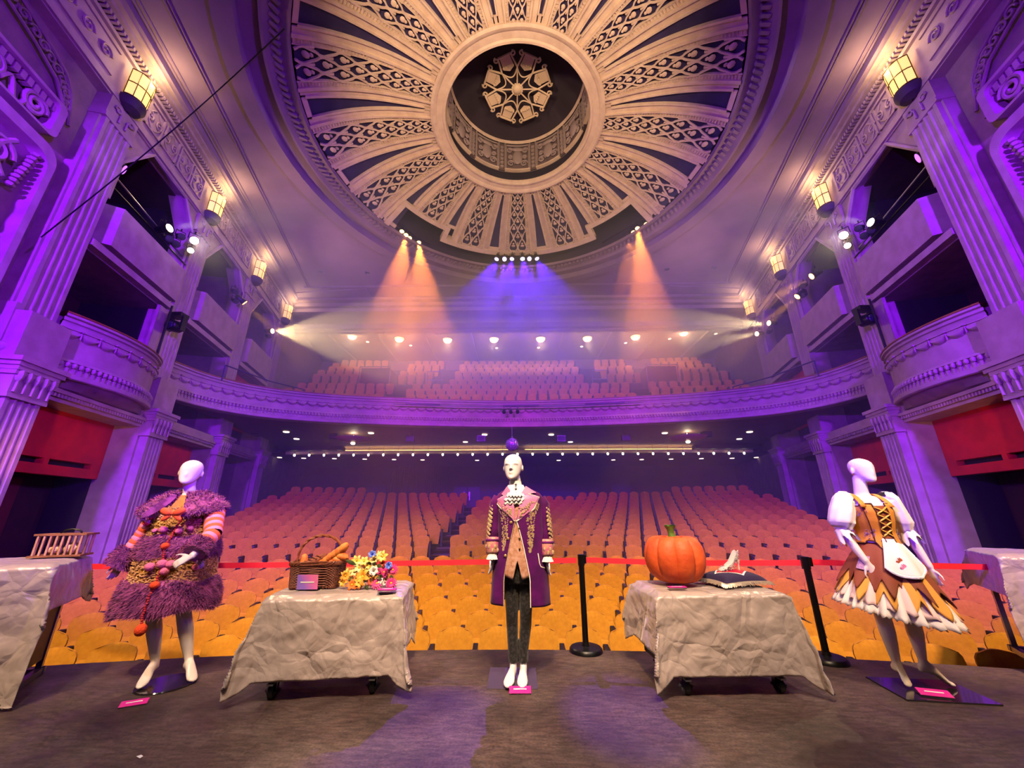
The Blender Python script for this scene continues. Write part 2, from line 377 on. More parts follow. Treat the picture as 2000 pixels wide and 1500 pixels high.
def box_front(s, wl):
    p = empty('box_balcony', Wp(s, 8.6, 0, 4.1), wl)
    path = []
    N = 28; u0, u1 = 7.08, 10.07
    def off(t): return .05 + .55 * (sin(pi * min(1, t * .92 + .04)) ** .7) * (1.08 - .25 * (1 - t))
    def pt(t): return Wp(s, u0 + (u1 - u0) * t, off(t), 0)
    for k in range(N + 1):
        t = k / N; a, b = pt(max(0, t - .02)), pt(min(1, t + .02)); dx, dy = b[0] - a[0], b[1] - a[1]; l = math.hypot(dx, dy)
        nx, ny = (dy / l, -dx / l) if s < 0 else (-dy / l, dx / l)
        x, y, _ = pt(t); path.append((x, y, nx, ny))
    parapet(p, path, 5.38, 4.02, 9, .33, 27, True)
    q = MB()   # curved soffit tapering back to the wall
    R = []
    for k, (x, y, nx, ny) in enumerate(path):
        t = k / N; b = Wp(s, u0 + (u1 - u0) * t, .16, 3.80)
        R.append([(x + nx * .02, y + ny * .02, 4.03), (x - nx * .06, y - ny * .06, 3.98), ((x + b[0]) / 2, (y + b[1]) / 2, 3.85), b])
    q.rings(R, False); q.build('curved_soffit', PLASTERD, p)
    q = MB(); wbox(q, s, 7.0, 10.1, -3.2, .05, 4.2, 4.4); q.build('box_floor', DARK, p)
    # red partition seen inside the box
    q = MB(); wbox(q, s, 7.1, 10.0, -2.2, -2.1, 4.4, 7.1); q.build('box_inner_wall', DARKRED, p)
    q = MB(); wbox(q, s, 8.7, 9.2, -2.1, -2.02, 4.4, 6.6); q.build('box_doorway', mat('doorway_blue', '241c3a', .8), p)
def organ_screen(s, wl):
    def rr(u0, u1, z0, z1, r):
        P = []
        for cx, cz, a in ((u1 - r, z1 - r, 0), (u0 + r, z1 - r, pi / 2), (u0 + r, z0 + r, pi), (u1 - r, z0 + r, 1.5 * pi)):
            P += [(cx + r * cos(a + k * pi / 10), cz + r * sin(a + k * pi / 10)) for k in range(6)]
        return P
    def frame(par, P, w, o0, o1, name):
        c = (sum(p[0] for p in P) / len(P), sum(p[1] for p in P) / len(P)); q = MB()
        I = [(p[0] + (c[0] - p[0]) * w / max(.2, math.hypot(c[0] - p[0], c[1] - p[1])), p[1] + (c[1] - p[1]) * w / max(.2, math.hypot(c[0] - p[0], c[1] - p[1]))) for p in P]
        R = [[Wp(s, a, o0, b), Wp(s, a, o1, b), Wp(s, c_, o1 - .01, d), Wp(s, c_, o1 - .07, d), Wp(s, c_, o0, d)] for (a, b), (c_, d) in zip(P, I)]
        q.rings(R, True, loop=True); q.build(name, PLASTER, par)
    p = empty('organ_screen', Wp(s, 4.9, 0, 4), wl)
    P = rr(3.2, 5.92, 3.4, 8.4, .35); frame(p, P, .22, -.25, .02, 'screen_frame')
    for k, (z, r) in enumerate(((7.6, .30), (6.8, .24), (5.9, .3), (5.0, .26))):
        q = MB(); q.tube([Wp(s, 5.05 + x, -.08, zz) for x, zz in scroll((0, z), r, 1.7, 26, 1)], [.05] * 27, 6); q.tube([Wp(s, 5.3 - .25 * sin(t * 3), -.08, z - .4 + .8 * t) for t in [i / 10 for i in range(11)]], .05, 6); q.build('scroll_ornament', PLASTER, p)
    q = MB()
    for k in range(9):
        z = 7.95 - .0 * k; q.ell(Wp(s, 5.62 - .02 * k, -.08, 8.05 - k * .11), (.09, .09, .05), 6, 4)
    q.build('bead_drop', PLASTER, p, kind='stuff')
    q = MB(); wbox(q, s, 4.6, 4.75, -.2, .0, 4.2, 7.2); wbox(q, s, 4.55, 4.8, -.2, .04, 7.2, 7.5); q.build('screen_colonnette', PLASTER, p)
    P = rr(3.6, 5.68, 8.56, 9.38, .14); frame(p, P, .14, -.25, .04, 'upper_panel_frame')
    q = MB()
    for c, fl in ((5.25, 1), (4.45, -1)):
        q.tube([Wp(s, c + x, -.1, z) for x, z in scroll((0, 8.95), .24, 2.1, 34, fl)], .045, 6)
    q.tube([Wp(s, 4.65 + .45 * t, -.1, 8.82 + .2 * sin(t * 2 * pi)) for t in [i / 12 for i in range(13)]], .045, 6)
    q.build('scroll_ornament', PLASTER, p)
    for k in range(14):
        q = MB(); wbox(q, s, 3.8 + k * .13, 3.8 + k * .13 + .09, -.2, -.05, 9.14, 9.3); q.build('flute_block', PLASTER, p)
    # carved ribbon climbing the splay, and its drop
    q = MB()
    pth = [(3.3, 10.75), (4.1, 10.45), (4.9, 10.25), (5.45, 10.05), (5.72, 9.75), (5.82, 9.35), (5.9, 9.1)]
    for e in (-.16, .16):
        q.tube([Wp(s, a - e * .3, -.15, z - e) for a, z in pth], .035, 6)
    for k in range(16):
        t = k / 16 * (len(pth) - 2); i = int(t); f = t - i; a = pth[i][0] + (pth[i + 1][0] - pth[i][0]) * f; z = pth[i][1] + (pth[i + 1][1] - pth[i][1]) * f
        q.tube([Wp(s, a + x, -.15, zz) for x, zz in scroll((0, z), .12, 1.3, 14, 1 if k % 2 else -1)], .025, 5)
    q.build('carved_ribbon', PLASTERD, p, kind='stuff')
    q = MB(); wbox(q, s, 6.22, 6.36, -.3, .1, 4.2, 5.15); q.ell(Wp(s, 6.3, .1, 4.25), (.13, .13, .12), 8, 6); q.build('scroll_bracket', PLASTER, p)
for s in (-1, 1): side_wall(s)

# ================================================================== main balcony
def catmull(P, n):
    out = []
    for i in range(len(P) - 1):
        p0, p1, p2, p3 = P[max(0, i - 1)], P[i], P[i + 1], P[min(len(P) - 1, i + 2)]
        for k in range(n):
            t = k / n; out.append(tuple(.5 * ((2 * b) + (c - a) * t + (2 * a - 5 * b + 4 * c - d) * t * t + (-a + 3 * b - 3 * c + d) * t ** 3) for a, b, c, d in zip(p0, p1, p2, p3)))
    out.append(tuple(P[-1])); return out
BH = [(0, 15.9), (2.9, 15.68), (5.7, 15.22), (7.5, 14.8), (9.0, 14.2), (9.9, 13.55), (10.45, 12.8), (10.75, 12.0), (10.85, 11.05)]
BP = catmull([(-x, y) for x, y in reversed(BH)] + BH[1:], 8)
bpath = []
for i, (x, y) in enumerate(BP):
    a, b = BP[max(0, i - 1)], BP[min(len(BP) - 1, i + 1)]; dx, dy = b[0] - a[0], b[1] - a[1]; l = math.hypot(dx, dy)
    bpath.append((x, y, dy / l, -dx / l))
BZT, BZB = 5.82, 4.70
bal = empty('balcony', (0, 15.9, 4.7), kind='structure', category='balcony', label='curved balcony front with swags sweeping across the house over the stalls')
parapet(bal, bpath, BZT, BZB, 74, .36, 230, False)
q = MB()   # soffit under the balcony, back to the cove
vs = [(x, y, 4.72) for x, y in BP]; n = len(vs)
back = [(-12.9 + 25.8 * i / (n - 1), 20.55, 4.66) for i in range(n)]
q.rings([[a, b] for a, b in zip(vs, back)], False); q.build('soffit', mat('soffit_paint', '6a5148', .7, col2='5e4840', scale=1), bal)
q = MB(); q.rings([[(x - nx * .3, y - ny * .3, BZT - .55), (x - nx * 1.6, y - ny * 1.6, BZT - .55)] for x, y, nx, ny in bpath], False); q.build('front_walkway', DARK, bal)
# stepped tiers of the balcony
BROW = []
for r in range(9): BROW.append((19.0 + r * .84, 7.15 + r * .57))
q = MB()
q.box((0, 17.6, 5.5), (23.0, 3.0, .1))
for y, z in BROW: q.box((0, y + .02, z - .86 - .4), (27.5, .86, .8))
q.build('balcony_tiers', mat('tier_carpet', '2a1a24', .9), bal)
# metal pipe with fixtures hung along the balcony front
bp = empty('lighting_pipe', (0, 15.5, 5.55), label='long metal lighting pipe clamped along the middle of the balcony front', category='pipe')
q = MB(); q.tube([(x, y - .33, 5.52) for x, y in BP if abs(x) < 5.2], .025, 8); q.build('pipe', STEEL, bp)
for x0, x1 in ((-4.6, -3.2), (-.6, .9), (2.8, 4.4)):
    q = MB(); q.box(((x0 + x1) / 2, 15.9 - .013 * ((x0 + x1) / 2) ** 2 * 1.6 - .40, 5.55), (x1 - x0, .07, .07), rz=-.05 * (x0 + x1) / 2); o = q.build('batten', BLACKM, bp)
for k in range(3):
    q = MB(); x = -.55 + .28 * k; q.cyl((x, 15.52, 5.36), (x, 15.34, 5.22), .06, .075, 10); q.box((x, 15.5, 5.44), (.04, .08, .16)); q.build('lamp_body', BLACKM, bp)

# ================================================================== stalls floor, stage, rear wall
RC = -10.6   # centre of curvature of the rows
q = MB()
SROW = [(5.7 + .85 * i) for i in range(7)]; RROW = [12.3 + .93 * i for i in range(12)]
VF = [1232, 1199, 1170, 1145, 1122, 1103, 1086.5]; VR = [1064, 1045, 1033, 1023, 1013.5, 1005, 997, 990, 983, 976, 969, 962]
def ztop(y, v): return EYE.z + y * math.tan(TH - math.atan((v - 750) / FPX))
SZ = [ztop(y, v) - .86 for y, v in zip(SROW, VF)]; RZ = [ztop(y, v) - .86 for y, v in zip(RROW, VR)]
steps = [(4.3, 5.4, SZ[0])] + [(y - .42, y + .43, z) for y, z in zip(SROW, SZ)] + [(11.2, 11.9, (SZ[-1] + RZ[0]) / 2 - .05)] + [(y - .46, y + .47, z) for y, z in zip(RROW, RZ)] + [(22.9, 29, RZ[-1] + .1)]
def arc(yr, z, x0, x1, n):
    R = yr - RC; return [(x, RC + sqrt(R * R - x * x), z) for x in [x0 + (x1 - x0) * i / n for i in range(n + 1)]]
R = []
for y0, y1, z in steps:
    for y in (y0, y1): R.append(arc(max(y, 1.5), z, -14.2 if y > 10.5 else -11.5, 14.2 if y > 10.5 else 11.5, 24))
q.rings(R, False); fl = q.build('floor', mat('stalls_carpet', '2c1820', .95, col2='24131a', scale=6), kind='structure', category='floor', label='dark stepped stalls floor under the rows of mustard seats')
# stage
def stage_edge(x): return 4.60 - x * x / 42
q = MB(); n = 40
R = [[(x, -4.5, 0), (x, stage_edge(x) - .03, 0), (x, stage_edge(x), -.02), (x, stage_edge(x), -1.2)] for x in [-7.5 + 15 * i / n for i in range(n + 1)]]
q.rings(R, False)
def stage_mat():
    M = bpy.data.materials.new('stage_floor'); M.use_nodes = True; N = M.node_tree.nodes; L = M.node_tree.links; b = N['Principled BSDF']
    tc = N.new('ShaderNodeTexCoord')
    def nz(scale, det, c0, c1, p0, p1, st=None):
        t = N.new('ShaderNodeTexNoise'); t.inputs['Scale'].default_value = scale; t.inputs['Detail'].default_value = det
        mp = N.new('ShaderNodeMapping'); L.new(tc.outputs['Object'], mp.inputs[0]); L.new(mp.outputs[0], t.inputs['Vector'])
        if st: mp.inputs['Scale'].default_value = st; mp.inputs['Rotation'].default_value = (0, 0, .4)
        r = N.new('ShaderNodeValToRGB'); L.new(t.outputs[0], r.inputs[0])
        r.color_ramp.elements[0].position = p0; r.color_ramp.elements[1].position = p1; r.color_ramp.elements[0].color = (*c0, 1); r.color_ramp.elements[1].color = (*c1, 1); return r, t
    a, _ = nz(1.3, 6, lin('3e302c'), lin('6d5a54'), .35, .65)
    c, _ = nz(60, 3, (.62, .62, .62), (1.25, 1.22, 1.2), .3, .7)
    d, _ = nz(9, 8, (.7, .7, .7), (1.12, 1.12, 1.12), .42, .6, (1, 4, 1))
    v = N.new('ShaderNodeTexVoronoi'); v.feature = 'DISTANCE_TO_EDGE'; v.inputs['Scale'].default_value = .9; L.new(tc.outputs['Object'], v.inputs['Vector'])
    cr = N.new('ShaderNodeValToRGB'); L.new(v.outputs['Distance'], cr.inputs[0]); cr.color_ramp.elements[0].position = .0; cr.color_ramp.elements[1].position = .012; cr.color_ramp.elements[0].color = (.6, .6, .6, 1)
    x = N.new('ShaderNodeMix'); x.data_type = 'RGBA'; x.blend_type = 'MULTIPLY'; x.inputs[0].default_value = 1
    y = N.new('ShaderNodeMix'); y.data_type = 'RGBA'; y.blend_type = 'MULTIPLY'; y.inputs[0].default_value = 1
    z = N.new('ShaderNodeMix'); z.data_type = 'RGBA'; z.blend_type = 'MULTIPLY'; z.inputs[0].default_value = .55
    L.new(a.outputs[0], x.inputs[6]); L.new(c.outputs[0], x.inputs[7]); L.new(x.outputs[2], y.inputs[6]); L.new(d.outputs[0], y.inputs[7]); L.new(y.outputs[2], z.inputs[6]); L.new(cr.outputs[0], z.inputs[7]); L.new(z.outputs[2], b.inputs['Base Color'])
    rr, t = nz(4, 6, (.42, .42, .42), (.7, .7, .7), .3, .7); L.new(rr.outputs[0], b.inputs['Roughness'])
    k = N.new('ShaderNodeBump'); k.inputs['Strength'].default_value = .25; k.inputs['Distance'].default_value = .01; L.new(c.outputs[0], k.inputs['Height']); L.new(k.outputs[0], b.inputs['Normal'])
    return M
q.build('floor_stage', stage_mat(), kind='structure', category='stage', label='scuffed dark painted stage floor ending in a gently curved edge')
# rear wall and low ceiling under the balcony
WALLR = mat('rear_wall', '4a3234', .85, col2='3e2a2e', scale=2)
rw = empty('wall_back', (0, 27, 0), kind='structure', category='wall', label='dark rear wall beneath the balcony behind the last stalls row')
q = MB(); q.box((0, 27.1, 2.6), (30, .2, 5.2)); q.build('wall_surface', WALLR, rw)
q = MB(); q.box((0, 26.9, 2.15), (9.5, .15, .95)); q.build('sound_desk_wall', mat('violet_lit_wall', '3a2a52', .8), rw)  # violet light on the rear wall is put into this colour
for x in (-3.9, -3.0):
    q = MB(); q.box((x + .45 - .45, 26.85, 1.75), (.85, .12, 2.3)); o = q.build('door_leaf', mat('door_violet', '44305e', .6), rw)
    q = MB(); q.box((x + (.28 if x < -3.5 else -.28), 26.75, 2.3), (.1, .08, .55)); q.build('push_plate', mat('push_plate', 'c8b8d0', .4, metal=.5), o)
q = MB()
for k in range(26): q.ell((-8.6 + k * .15, 26.7, 2.6), (.085, .1, 2.2), 6, 4)
q.build('curtain', mat('grey_curtain', '4c3a40', .9), rw)
for x in (-9.6, 7.0):
    q = MB(); q.box((x, 26.9, 2.3), (1.3, .12, 1.5)); q.build('violet_lit_patch', mat('violet_lit_wall', '3a2a52', .8), rw)  # wall patches coloured violet as if lit
cv = empty('ceiling_cove', (0, 20.6, 4.2), kind='structure', category='ceiling', label='low cove ceiling edge under the balcony lined with bare bulbs')
q = MB(); q.box((0, 24.0, 4.33), (29, 6.6, .1)); q.build('low_ceiling', mat('low_ceiling', '3c2a2c', .8), cv)
q = MB(); q.box((0, 20.72, 4.40), (25.2, .1, .22)); q.box((0, 20.9, 4.7), (25.2, .06, .6)); q.build('cove_lip', mat('cove_cream', 'b89c78', .7), cv)
for s in (-1, 1):
    q = MB(); q.box((s * 11.0, 20.3, 4.52), (3.4, .5, .2)); q.build('cove_box', BLACK, cv)
# ================================================================== ceiling and dome
DC = Vector((.08, 9.35)); CZ = 12.6
def dz(r):
    t = max(0.0, min(1.0, (6.5 - r) / 3.9)); return CZ + .12 + .85 * (1 - (1 - t) ** 2.6)
ceil = empty('ceiling', (DC.x, DC.y, CZ), kind='structure', category='ceiling', label='mauve plaster ceiling with a great shallow ribbed dome')
R0 = 8.15
q = MB()
# flat ceiling with a circular hole
n = 96; inner = [(DC.x + R0 * cos(2 * pi * i / n), DC.y + R0 * sin(2 * pi * i / n), CZ) for i in range(n)]
outer = []
for i in range(n):
    a = 2 * pi * i / n; dx, dy = cos(a), sin(a); t = 99
    for s in (-1, 1):
        den = s * dx - KW * dy
        if den > 1e-6: t = min(t, (A0 + .25 + KW * DC.y - s * DC.x) / den)
    if dy > 1e-6: t = min(t, (18.6 - DC.y) / dy)
    if dy < -1e-6: t = min(t, (DC.y + 6) / -dy)
    t = max(t, R0); outer.append((DC.x + dx * t, DC.y + dy * t, CZ))
q.rings([[a, b] for a, b in zip(inner, outer)], False, loop=True)
q.build('flat_ceiling', CEIL, ceil)
corn = MB()
for s in (-1, 1):
    corn.hexa([Wp(s, 18.0, -.3, 12.55), Wp(s, 19.2, -.3, 12.55), (s * 8, 18.65, 12.55), (s * 8, 17.5, 12.55), Wp(s, 18.0, -.3, 12.62), Wp(s, 19.2, -.3, 12.62), (s * 8, 18.65, 12.62), (s * 8, 17.5, 12.62)])
corn.build('corner_fill', CEIL, ceil)
# stepped rings round the dome mouth
prof = [(R0, CZ), (R0 - .02, CZ - .10), (7.65, CZ - .12), (7.6, CZ + .10), (7.2, CZ + .14), (7.15, CZ - .05), (7.08, CZ - .05)]
q = MB(); q.lathe(prof, 96, (DC.x, DC.y, 0)); q.build('dome_step_ring', CEIL, ceil)
prof = [(7.08, CZ - .05), (6.98, CZ + .0), (6.78, CZ + .10), (6.62, CZ + .06), (6.55, CZ + .03), (6.5, CZ + .12)]
q = MB(); q.lathe(prof, 96, (DC.x, DC.y, 0)); q.build('dome_rim', CEIL, ceil)
# leaf course on the rim: a few pixels each
q = MB()
for k in range(220):
    a = 2 * pi * k / 220; c = Vector((DC.x + 6.84 * cos(a), DC.y + 6.84 * sin(a), CZ + .045)); rz = a + .5
    q.box(c, (.24, .085, .10), rz)
q.build('rim_leaf_course', CEIL, ceil, kind='stuff')
def dpt(r, a, dzz=0): return (r * sin(a), r * cos(a), dz(r) + dzz)
SA = 2 * pi / 16
def ribbon(q, f0, f1, r0, r1, h0, h1, nr=14):
    """raised strip between two angle functions of r"""
    rs = [r0 + (r1 - r0) * i / nr for i in range(nr + 1)]
    q.rings([[dpt(r, f0(r), h0), dpt(r, f0(r), h1), dpt(r, f1(r), h1), dpt(r, f1(r), h0)] for r in rs], True)
def sector(rout, par, k):
    rin = 2.78
    e = empty('dome_sector', (DC.x, DC.y, 0), par)
    la = lambda f: (lambda r: SA * f)
    bw = lambda r: SA * (.03 + .085 * (r - rin) / (6.45 - rin))      # blue half width
    half = SA / 2
    key = round(rout, 2)
    if key not in SECT:
        D = {}
        q = MB()   # lattice backing
        q.rings([[dpt(r, -SA * .2, .05), dpt(r, SA * .2, .05)] for r in [rin + (rout - rin) * i / 14 for i in range(15)]], False); D['lattice_backing'] = (q, BLUE)
        q = MB()   # lattice of ogee scales: geometric rows
        rows = 11 if rout > 6 else (9 if rout > 5.5 else 8); g = (rout / rin) ** (1 / rows)
        A = SA * .19
        def P(x, t, h=-.035): return dpt(min(rout, rin * g ** t), A * x, h)
        for j in range(-1, rows + 1):
            for c in ((-1, 0, 1) if j % 2 else (-.5, .5)):
                seg = []
                for sg in (-1, 1):
                    pts = [(c + sg * .5 * cos(pi / 2 * u) ** .75, j + 1.55 * (u + .12 * sin(2 * pi * u))) for u in [i / 7 for i in range(8)]]
                    pts = [p for p in pts if -1.001 <= p[0] <= 1.001 and -.01 <= p[1] <= rows + .01]
                    if len(pts) > 1: q.tube([P(*p) for p in pts], [.0085 * rin * g ** p[1] * .62 + .004 for p in pts], 4, False)
                if abs(c) < 1 and 0 <= j < rows:   # lobe and stem
                    rr = rin * g ** (j + .55); w = .017 * rr
                    x, y, z = P(c, j + .42, -.02); q.ell((x, y, z), (w, w, .03), 8, 4)
                    x, y, z = P(c, j + .16, -.02); q.ell((x, y, z), (w * .6, w * .6, .03), 6, 4)
        ribbon(q, la(-.2), la(-.188), rin, rout, .05, -.04); ribbon(q, la(.188), la(.2), rin, rout, .05, -.04)
        D['lattice'] = (q, DOMEM)
        q = MB()   # fluted borders either side of the lattice
        for sg in (-1, 1):
            ribbon(q, la(sg * .2), la(sg * .26), rin, rout, .05, -.015)
            nb = int(46 * (rout - rin) / 3.7)
            for i in range(nb):
                r = rin + (rout - rin) * (i + .5) / nb; p0, p1 = Vector(dpt(r, SA * sg * .205, -.03)), Vector(dpt(r, SA * sg * .255, -.03))
                q.tube([p0, p1], .022, 4)
        D['fluted_border'] = (q, DOMEM)
        q = MB()   # plain ribs
        for sg in (-1, 1):
            ribbon(q, la(sg * .26), la(sg * .3), rin, rout, .05, -.07)
            ribbon(q, la(sg * .3), (lambda r, sg=sg: sg * (half - bw(r) - SA * .03)), rin, rout, .05, -.0)
            ribbon(q, (lambda r, sg=sg: sg * (half - bw(r) - SA * .03)), (lambda r, sg=sg: sg * (half - bw(r))), rin + .25, rout - .12, .05, -.05)
        ribbon(q, lambda r: half - bw(r) - .001, lambda r: half + bw(r) + .001, rin, rin + .25, .05, -.0, 3)
        ribbon(q, lambda r: half - bw(r) - .001, lambda r: half + bw(r) + .001, rout - .12, rout, .05, -.0, 3)
        D['plain_rib'] = (q, DOMEM)
        q = MB(); q.rings([[dpt(r, half - bw(r), .045), dpt(r, half + bw(r), .045)] for r in [rin + .2 + (rout - .3 - rin) * i / 14 for i in range(15)]], False); D['blue_panel'] = (q, BLUE)
        SECT[key] = {}
        for nm, (q, mm) in D.items():
            o = q.build(nm, mm, e, org=(0, 0, 0)); SECT[key][nm] = o.data
    else:
        for nm, me in SECT[key].items():
            o = bpy.data.objects.new(nm, me); COL.objects.link(o); o.parent = e
    e.rotation_euler = (0, 0, -k * SA)
SECT = {}
for k in range(16):
    kk = k if k <= 8 else k - 16
    sector(5.85 if abs(kk) <= 1 else (5.35 if abs(kk) == 2 else 6.48), ceil, kk)
# lighting trough at the front of the dome
def sect_ring(q, r0, r1, a0, a1, z0, z1, n=24):
    q.rings([[(DC.x + r * sin(a), DC.y + r * cos(a), z) for r, z in ((r0, z0(r0)), (r1, z0(r1)), (r1, z1(r1)), (r0, z1(r0)))] for a in [a0 + (a1 - a0) * i / n for i in range(n + 1)]], True)
q = MB()
a1, a2 = SA * 1.5 + .0, SA * 2.5
sect_ring(q, 5.83, 6.02, -a1 - .035, a1 + .035, lambda r: dz(r) + .2, lambda r: dz(r) - .06)
for s in (-1, 1):
    sect_ring(q, 5.33, 5.5, *sorted((s * a1, s * (a2 + .03))), lambda r: dz(r) + .2, lambda r: dz(r) - .06, 10)
    sect_ring(q, 5.33, 6.02, *sorted((s * a1, s * (a1 + .035))), lambda r: dz(r) + .2, lambda r: dz(r) - .06, 2)
    sect_ring(q, 5.33, 6.5, *sorted((s * a2, s * (a2 + .035))), lambda r: dz(r) + .2, lambda r: dz(r) - .06, 2)
q.build('trough_band', DOMEM, ceil)
q = MB(); sect_ring(q, 5.3, 6.75, -a2 - .02, a2 + .02, lambda r: CZ + 2.0, lambda r: CZ + 1.9, 40)
q.rings([[(DC.x + 6.62 * sin(a), DC.y + 6.62 * cos(a), z) for z in (CZ + .06, CZ + 2.0)] for a in [-a2 + 2 * a2 * i / 40 for i in range(41)]], False); q.build('trough_lining', mat('trough_dark', '2a2030', .9), ceil)
# outside skin so no light leaks between the plaster pieces
q = MB(); q.lathe([(6.9, CZ + .12)] + [(r, dz(r) + .5 + (1.6 if r > 5.2 else 0)) for r in (6.8, 5.3, 5.1, 4, 3, 2.7)], 64, (DC.x, DC.y, 0)); q.build('dome_shell', DARK, ceil)
# oculus ring, drum and lantern ceiling
zo = dz(2.6)
q = MB(); q.lathe([(2.85, zo + .03), (2.85, zo - .07), (2.78, zo - .10), (2.70, zo - .08), (2.66, zo - .04), (2.48, zo - .03), (2.44, zo - .07), (2.38, zo - .07), (2.35, zo - .0), (2.35, zo + .12), (2.5, zo + .14)], 80, (DC.x, DC.y, 0)); q.build('oculus_ring', DOMEM, ceil)
q = MB(); q.lathe([(2.72, zo + .1), (2.72, zo + .62), (2.45, zo + .66)], 64, (DC.x, DC.y, 0)); q.build('oculus_recess', mat('trough_dark', '2a2030', .9), ceil)
ZD0, ZD1, RD = zo + .62, zo + 2.15, 2.45
q = MB(); q.lathe([(RD + .03, ZD0), (RD + .03, ZD1)], 64, (DC.x, DC.y, 0)); q.build('drum_wall', mat('drum_plaster', '6e5a58', .8), ceil)
q = MB(); q.lathe([(RD - .06, ZD1 - .1), (RD - .1, ZD1 - .05), (RD - .12, ZD1)], 64, (DC.x, DC.y, 0)); q.build('drum_cornice', DOMEM, ceil)
q = MB(); q.lathe([(0.001, ZD1), (RD + .05, ZD1)], 48, (DC.x, DC.y, 0)); q.build('drum_ceiling', mat('drum_ceiling', '3a3038', .85), ceil)
DR = mat('drum_relief', 'a08c84', .7)
def drum_pt(a, z, d=0): return ((RD - d) * sin(a), (RD - d) * cos(a), z)
for k in range(12):
    a = 2 * pi * k / 12; e = empty('drum_panel', (DC.x, DC.y, 0), ceil)
    if k == 0:
        hw = .19; zb, zt = ZD0 + .12, ZD1 - .18; first = e
        q = MB()
        q.tube([drum_pt(x, z, .03) for x, z in [(-hw + 2 * hw * i / 8, zb) for i in range(8)] + [(hw, zb + (zt - zb) * i / 4) for i in range(4)] + [(hw - 2 * hw * i / 8, zt) for i in range(8)] + [(-hw, zt - (zt - zb) * i / 4) for i in range(4)]], .03, 5, loop=True); q.build('panel_frame', DR, e, org=(0, 0, 0))
        q = MB(); q.ell(drum_pt(0, zb + .62, .04), (.2, .07, .36), 12, 8); q.ell(drum_pt(0, zb + 1.02, .05), (.26, .06, .10), 12, 6); q.build('cartouche', DR, e, org=(0, 0, 0))
        q = MB()
        for sg in (-1, 1):
            for (ca, cz, r) in ((.11, zb + .28, .16), (.13, zb + .95, .14), (.12, zb + .6, .1)):
                q.tube([drum_pt(sg * (ca + x / RD), z, .05) for x, z in scroll((0, cz), r, 1.5, 16, sg)], .032, 5)
        q.build('scroll_relief', DR, e, org=(0, 0, 0))
        q = MB()
        for t in (-1, 1):
            q.tube([drum_pt(pi / 12 + t * .052, ZD0 + .05, .05), drum_pt(pi / 12 + t * .052, ZD1 - .12, .05)], .03, 5)
        for j in range(6): q.box(drum_pt(pi / 12, ZD0 + .2 + j * .2, .03), (.13, .06, .11), -pi / 12)
        q.build('drum_pilaster', DR, e, org=(0, 0, 0))
        q = MB(); q.rings([[drum_pt(x, ZD0 + .02, .1), drum_pt(x, ZD0 + .08, .1), drum_pt(x, ZD0 + .08, -.02), drum_pt(x, ZD0 + .02, -.02)] for x in [-.21 + .42 * i / 8 for i in range(9)]], True); q.build('panel_sill', DOMEM, e, org=(0, 0, 0))
    else:
        for ch in first.children:
            o = bpy.data.objects.new(ch.name.split('.')[0], ch.data); COL.objects.link(o); o.parent = e
    e.rotation_euler = (0, 0, -a)
# lantern: eight-lobed plaster grille hanging in the drum
lan = empty('ceiling_lantern', (DC.x, DC.y, 15.25), label='cream eight-lobed metalwork lantern hanging in the middle of the dome', category='lantern')
GOLD = mat('lantern_cream', 'e0c69c', .6)
LZ = 15.25
q = MB(); q.ell((DC.x, DC.y, LZ), (.17, .17, .1), 14, 6)
for k in range(16): q.ell((DC.x + .17 * cos(k * pi / 8), DC.y + .17 * sin(k * pi / 8), LZ), (.045, .045, .05), 6, 4)
q.build('rosette', GOLD, lan)
q = MB(); q.cyl((DC.x, DC.y, LZ), (DC.x, DC.y, ZD1), .03, .03, 8); q.build('stem', GOLD, lan)
for k in range(8):
    a = (k + .5) * pi / 4; ux, uy = cos(a), sin(a); vx, vy = -uy, ux
    def LP(r, t, h=0): return (DC.x + ux * r + vx * t, DC.y + uy * r + vy * t, LZ + h)
    q = MB(); ca, sa = cos(pi / 8), sin(pi / 8)
    q.tube([LP(0, 0), LP(.72 * ca, .72 * sa)], .025, 5)
    q.tube([LP(.72 * ca, -.72 * sa), LP(1.12, -.22)], .03, 5); q.tube([LP(.72 * ca, .72 * sa), LP(1.12, .22)], .03, 5)
    q.tube([LP(.72 * ca - .23 * sin(pi * i / 10), (-1 + i / 5) * .72 * sa) for i in range(11)], .022, 5)
    q.tube([LP(1.12, -.22), LP(1.12, .22)], .035, 5)
    for sg in (-1, 1):
        q.tube([LP(1.12 + .085 * (1 - t * .6) * cos(t * 7) - .03, sg * (.29 + .085 * (1 - t * .6) * sin(t * 7))) for t in [i / 14 for i in range(15)]], .025, 5)
    q.build('lobe_frame', GOLD, lan)
    q = MB(); q.add([LP(.72, -.19, .02), LP(1.08, -.17, .02), LP(1.08, .17, .02), LP(.72, .19, .02), LP(.62, 0, .02)], [(0, 1, 2, 3, 4)])
    for i in range(5): q.ell(LP(.78, -.16 + .08 * i, 0), (.045, .045, .03), 6, 4)
    q.build('lobe_shade', GOLD, lan)
# ceiling border mouldings
q = MB()
for s in (-1, 1):
    for o_ in (.55, .66, 1.25, 1.33): q.tube([Wp(s, 2.5, o_, CZ - .01), Wp(s, 17.6 - o_ * .4, o_, CZ - .01)], (.03, .03), 6)
    wbox(q, s, 3.0, 18.6, -.1, .5, 12.4, 12.6)
for y in (17.4, 17.3): q.tube([(-11.2, y, CZ - .01), (11.2, y, CZ - .01)], .03, 6)
q.build('border_moulding', CEIL, ceil)
